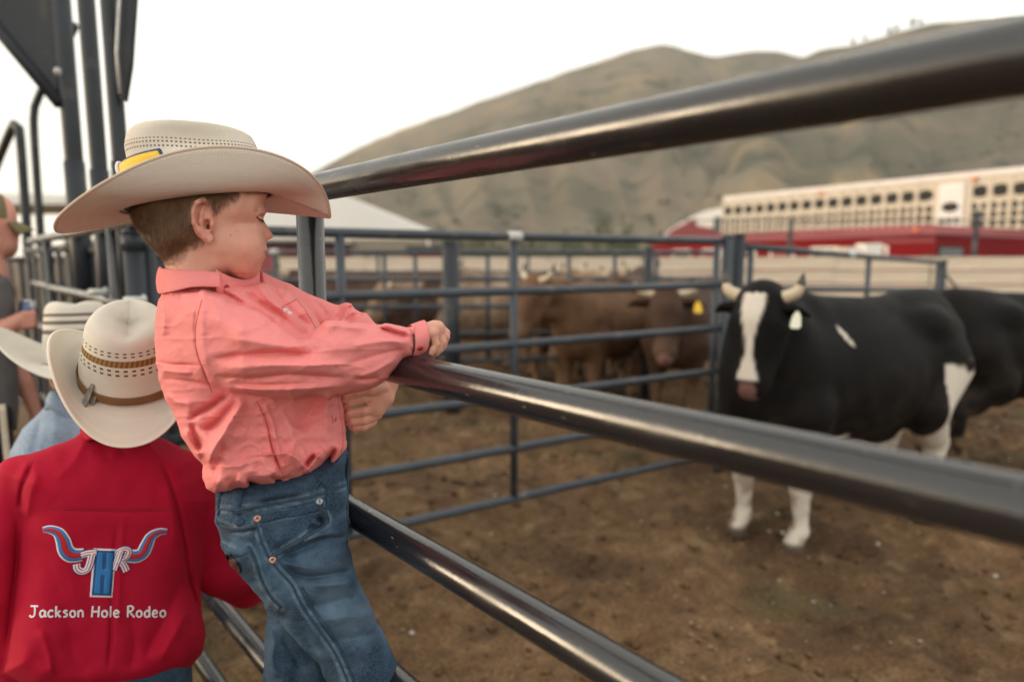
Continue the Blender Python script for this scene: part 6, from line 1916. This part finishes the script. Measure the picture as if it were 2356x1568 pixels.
def make_cow(name, label, loc, rz, mat, shape, white, scale=1.0, tag=None, tagside=1, horns=1.0, ear_white=0, group=None, zs=1.0):
    V, F, (ha, hl, hd), H = shape
    e = empty(name, loc, label, 'cow', group, rz); e.scale = (scale, scale, scale * zs)
    b = mesh_obj('body', V, F, mat, e, local=True)
    n = .5 + .5 * vnoise(V[:, 0] * 14, V[:, 1] * 14, V[:, 2] * 14, 3)
    attr(b, 'white', np.clip(white(V, ha, hl, hd, n), 0, 1))
    head = (np.abs(hl) < .2) & (np.abs(hd) < .22)
    attr(b, 'pink', np.clip((ha - .50) / .03, 0, 1) * head * (np.abs(hl) < .055) * .45)
    attr(b, 'mud', np.clip((.55 - V[:, 2]) / .45, 0, .85) + .12 * n * np.clip((1.1 - V[:, 2]) / .5, 0, 1))
    attr(b, 'hoof', np.clip((.075 - V[:, 2]) / .02, 0, 1))
    for s in (-1, 1):
        P = np.array([H(.03, s * .10, -.01), H(.02, s * .17, -.015), H(.02, s * .25, -.02), H(.045, s * .315, -.035)])
        Ve, Fe = tube(spline(P, 12), np.interp(np.linspace(0, 1, 12), [0, .25, .6, 1], [.028, .062, .060, .012]), 14, True, .42, np.cross(P[3] - P[0], H(0, 0, 1) - H(0, 0, 0)))
        Ve2, Fe2 = tube(spline(P, 12), np.interp(np.linspace(0, 1, 12), [0, .25, .6, 1], [.03, .068, .064, .012]), 14, True, .4, (H(1, 0, 0) - H(0, 0, 0)))
        ear = mesh_obj('ear', Ve2, Fe2, mat, e, local=True); z = np.zeros(len(Ve2)); attr(ear, 'white', z + ear_white); attr(ear, 'pink', z); attr(ear, 'hoof', z)
        if horns:
            L = horns
            P = spline([H(-.045, s * .085, .01), H(-.060, s * (.09 + .10 * L), .015), H(-.075 - .03 * L, s * (.09 + .19 * L), .03), H(-.10 - .14 * L, s * (.09 + .225 * L), .05)], 16)
            horn = mesh_obj('horn', *tube(P, np.interp(np.linspace(0, 1, 16), [0, .5, .85, 1], [.036, .028, .014, .003]), 14), M_HORN, e, local=True)
            mesh_obj('horn_tip', *tube(P[11:], np.interp(np.linspace(.69, 1, 5), [.69, .85, 1], [.022, .0145, .004]), 12), M_HORNTIP, horn, local=True)
        c = H(.15, s * .122, .012); mb = bmesh.new(); bmesh.ops.create_uvsphere(mb, u_segments=12, v_segments=8, radius=.023)
        me = bpy.data.meshes.new('eye'); mb.to_mesh(me); mb.free(); me.materials.append(M_EYE); me.polygons.foreach_set('use_smooth', [True] * len(me.polygons))
        o = bpy.data.objects.new('eye', me); COL.objects.link(o); o.parent = e; o.location = c
    if tag:
        c = H(.07, tagside * .25, .005); d = H(.07, tagside * .25, 1) - c; w = H(0, 1, 0) - H(0, 0, 0); u_ = H(1, 0, 0) - H(0, 0, 0)
        pts = [c - u_ * .035 + w * .008, c - u_ * .0 + w * .026, c + u_ * .06 + w * .034, c + u_ * .075 + w * .02, c + u_ * .075 - w * .02, c + u_ * .06 - w * .034, c - w * .026, c - u_ * .035 - w * .008]
        pts = [p + d * .035 for p in pts]; q = [p + d * .004 for p in pts]; n_ = len(pts)
        mesh_obj('ear_tag', q + pts, [tuple(range(n_)), tuple(range(2 * n_ - 1, n_ - 1, -1))] + [((i + 1) % n_, i, i + n_, (i + 1) % n_ + n_) for i in range(n_)], tag, e, local=True, smooth=False)
    return e


# the black and white cow: body to the right, head turned to the viewer
def white_bw(V, ha, hl, hd, n):
    w = np.interp(ha, [-.06, .02, .12, .24, .34, .42, .47], [.075, .082, .066, .034, .030, .055, .075])
    face = np.clip((w - np.abs(hl + .0)) / .012, 0, 1) * (hd > -.035) * (ha < .5) * (ha > -.045) * (np.abs(hd) < .2) * (np.abs(hl) < .2)
    fl_ = np.clip((.53 + .12 * n - V[:, 2]) / .03, 0, 1) * (V[:, 0] > .15) * (V[:, 0] < .75) * (V[:, 2] < .66) * (hd < -.2 + 9 * (V[:, 2] < .62))
    hl_ = np.clip((.90 + .16 * n - V[:, 2]) / .04, 0, 1) * (V[:, 0] < -.60 - .0 * V[:, 2]) * (V[:, 1] > .05)
    hr_ = np.clip((.5 + .1 * n - V[:, 2]) / .03, 0, 1) * (V[:, 0] < -.5) * (V[:, 1] < -.04)
    sp = np.clip(1.2 - np.hypot((V[:, 0] - .12) / .07, (V[:, 2] - .55) / .09) - .4 * n, 0, 1) * 4
    sp2 = np.clip(1.2 - np.hypot((V[:, 0] - .22 - .5 * (V[:, 2] - 1.16)) / .016, (V[:, 2] - 1.16) / .05), 0, 1) * 3 * (V[:, 1] > 0)
    return np.maximum.reduce([face, fl_, hl_, hr_, np.clip(sp, 0, 1), np.clip(sp2, 0, 1)])


TURN = cow_shape((.88, .225, 1.335), R_(22), R_(72), step=.0155, legs={'fl': (.37, .12), 'fr': (.47, -.19), 'hl': (-.76, .17)}, hs=.72)
CF = math.atan2(-.475, -.88)
make_cow('cow', 'black and white cow with white blaze and white legs facing the camera', (1.79, 3.60, 0), CF, M_COWBW, TURN, white_bw, .96, M_TAG, 1, .75, zs=1.045)
LOW = cow_shape((1.12, .10, 1.22), R_(18), R_(55), step=.021)
STR = cow_shape((1.10, -.12, 1.34), R_(-22), R_(62), step=.021)
plain = lambda V, ha, hl, hd, n: np.clip((.40 - V[:, 2]) / .2, 0, 1) * .5 + .3 * np.clip((ha - .36) / .08, 0, 1) * (np.abs(hl) < .2) * (np.abs(hd) < .2)
pale = lambda V, ha, hl, hd, n: np.clip(n * 1.3 - .4 + .5 * (V[:, 2] < .6), 0, 1) * .8
G = 'brown cattle in the far pens'
make_cow('cow', 'plain black cow cut off by the right edge, behind the black and white cow', (4.02, 4.85, 0), R_(8), M_COWBLK, LOW, lambda V, *a: V[:, 0] * 0, .98, horns=.5)
def put(label, u, Y, az, mat, shape, white, sc, tag=None, horns=.8):
    p = at(u, 600, Y); return make_cow('cow', label, (p[0], p[1], 0), R_(az), mat, shape, white, sc, tag, 1, horns, 0, G)
put('brown cow with pale legs, head toward the middle upright of the corral panel', 1390, 6.9, 232, M_COWBR, STR, plain, .98, None)
put('dark cow with brown poll and yellow ear tag left of the corner posts', 1590, 6.4, 240, M_COWDK, LOW, plain, 1.0, M_TAGY)
put('pale tan speckled cow behind the hanging right hand of the boy', 1090, 8.2, 192, M_COWTAN, LOW, pale, .98, M_TAGB)
put('dark brown cow nearest the fence post beside the boy', 850, 8.2, 172, M_COWDK, STR, plain, .98, M_TAGB)
put('grey brown cow between the tan cow and the brown cow', 1225, 9.6, 205, M_COWGR, STR, pale, 1.0, None)
put('pale tan cow in the far pen behind the dark cow', 1500, 8.4, 160, M_COWTAN, STR, plain, .98, None)
put('reddish brown cow farthest back in the pens', 960, 10.0, 15, M_COWBR, LOW, plain, 1.0, None)
put('brown cow with its rump beside the tall middle upright of the panel', 1330, 8.3, 60, M_COWBR, STR, plain, .95, None)
put('dark cow standing tail on beyond the brown cow with pale legs', 1440, 8.0, 75, M_COWDK, STR, plain, 1.0, None)
put('grey brown cow at the far left of the pens beside the shed', 720, 9.3, 10, M_COWGR, LOW, plain, .98, None)
# ---------------------------------------------------------------- evening haze over the valley
hm = bpy.data.materials.new('haze'); hm.use_nodes = True
hn = hm.node_tree.nodes; hn.remove(hn['Principled BSDF'])
pv = hn.new('ShaderNodeVolumePrincipled')
pv.inputs['Color'].default_value = (0.95, 0.93, 0.90, 1)
pv.inputs['Density'].default_value = 0.0003
pv.inputs['Anisotropy'].default_value = 0.2
hm.node_tree.links.new(pv.outputs[0], hn['Material Output'].inputs['Volume'])
mb = MB(); mb.box((700, 610, 199), (3240, 1660, 400.4))
hz = mb.obj('haze', hm); prop(hz, kind='stuff')
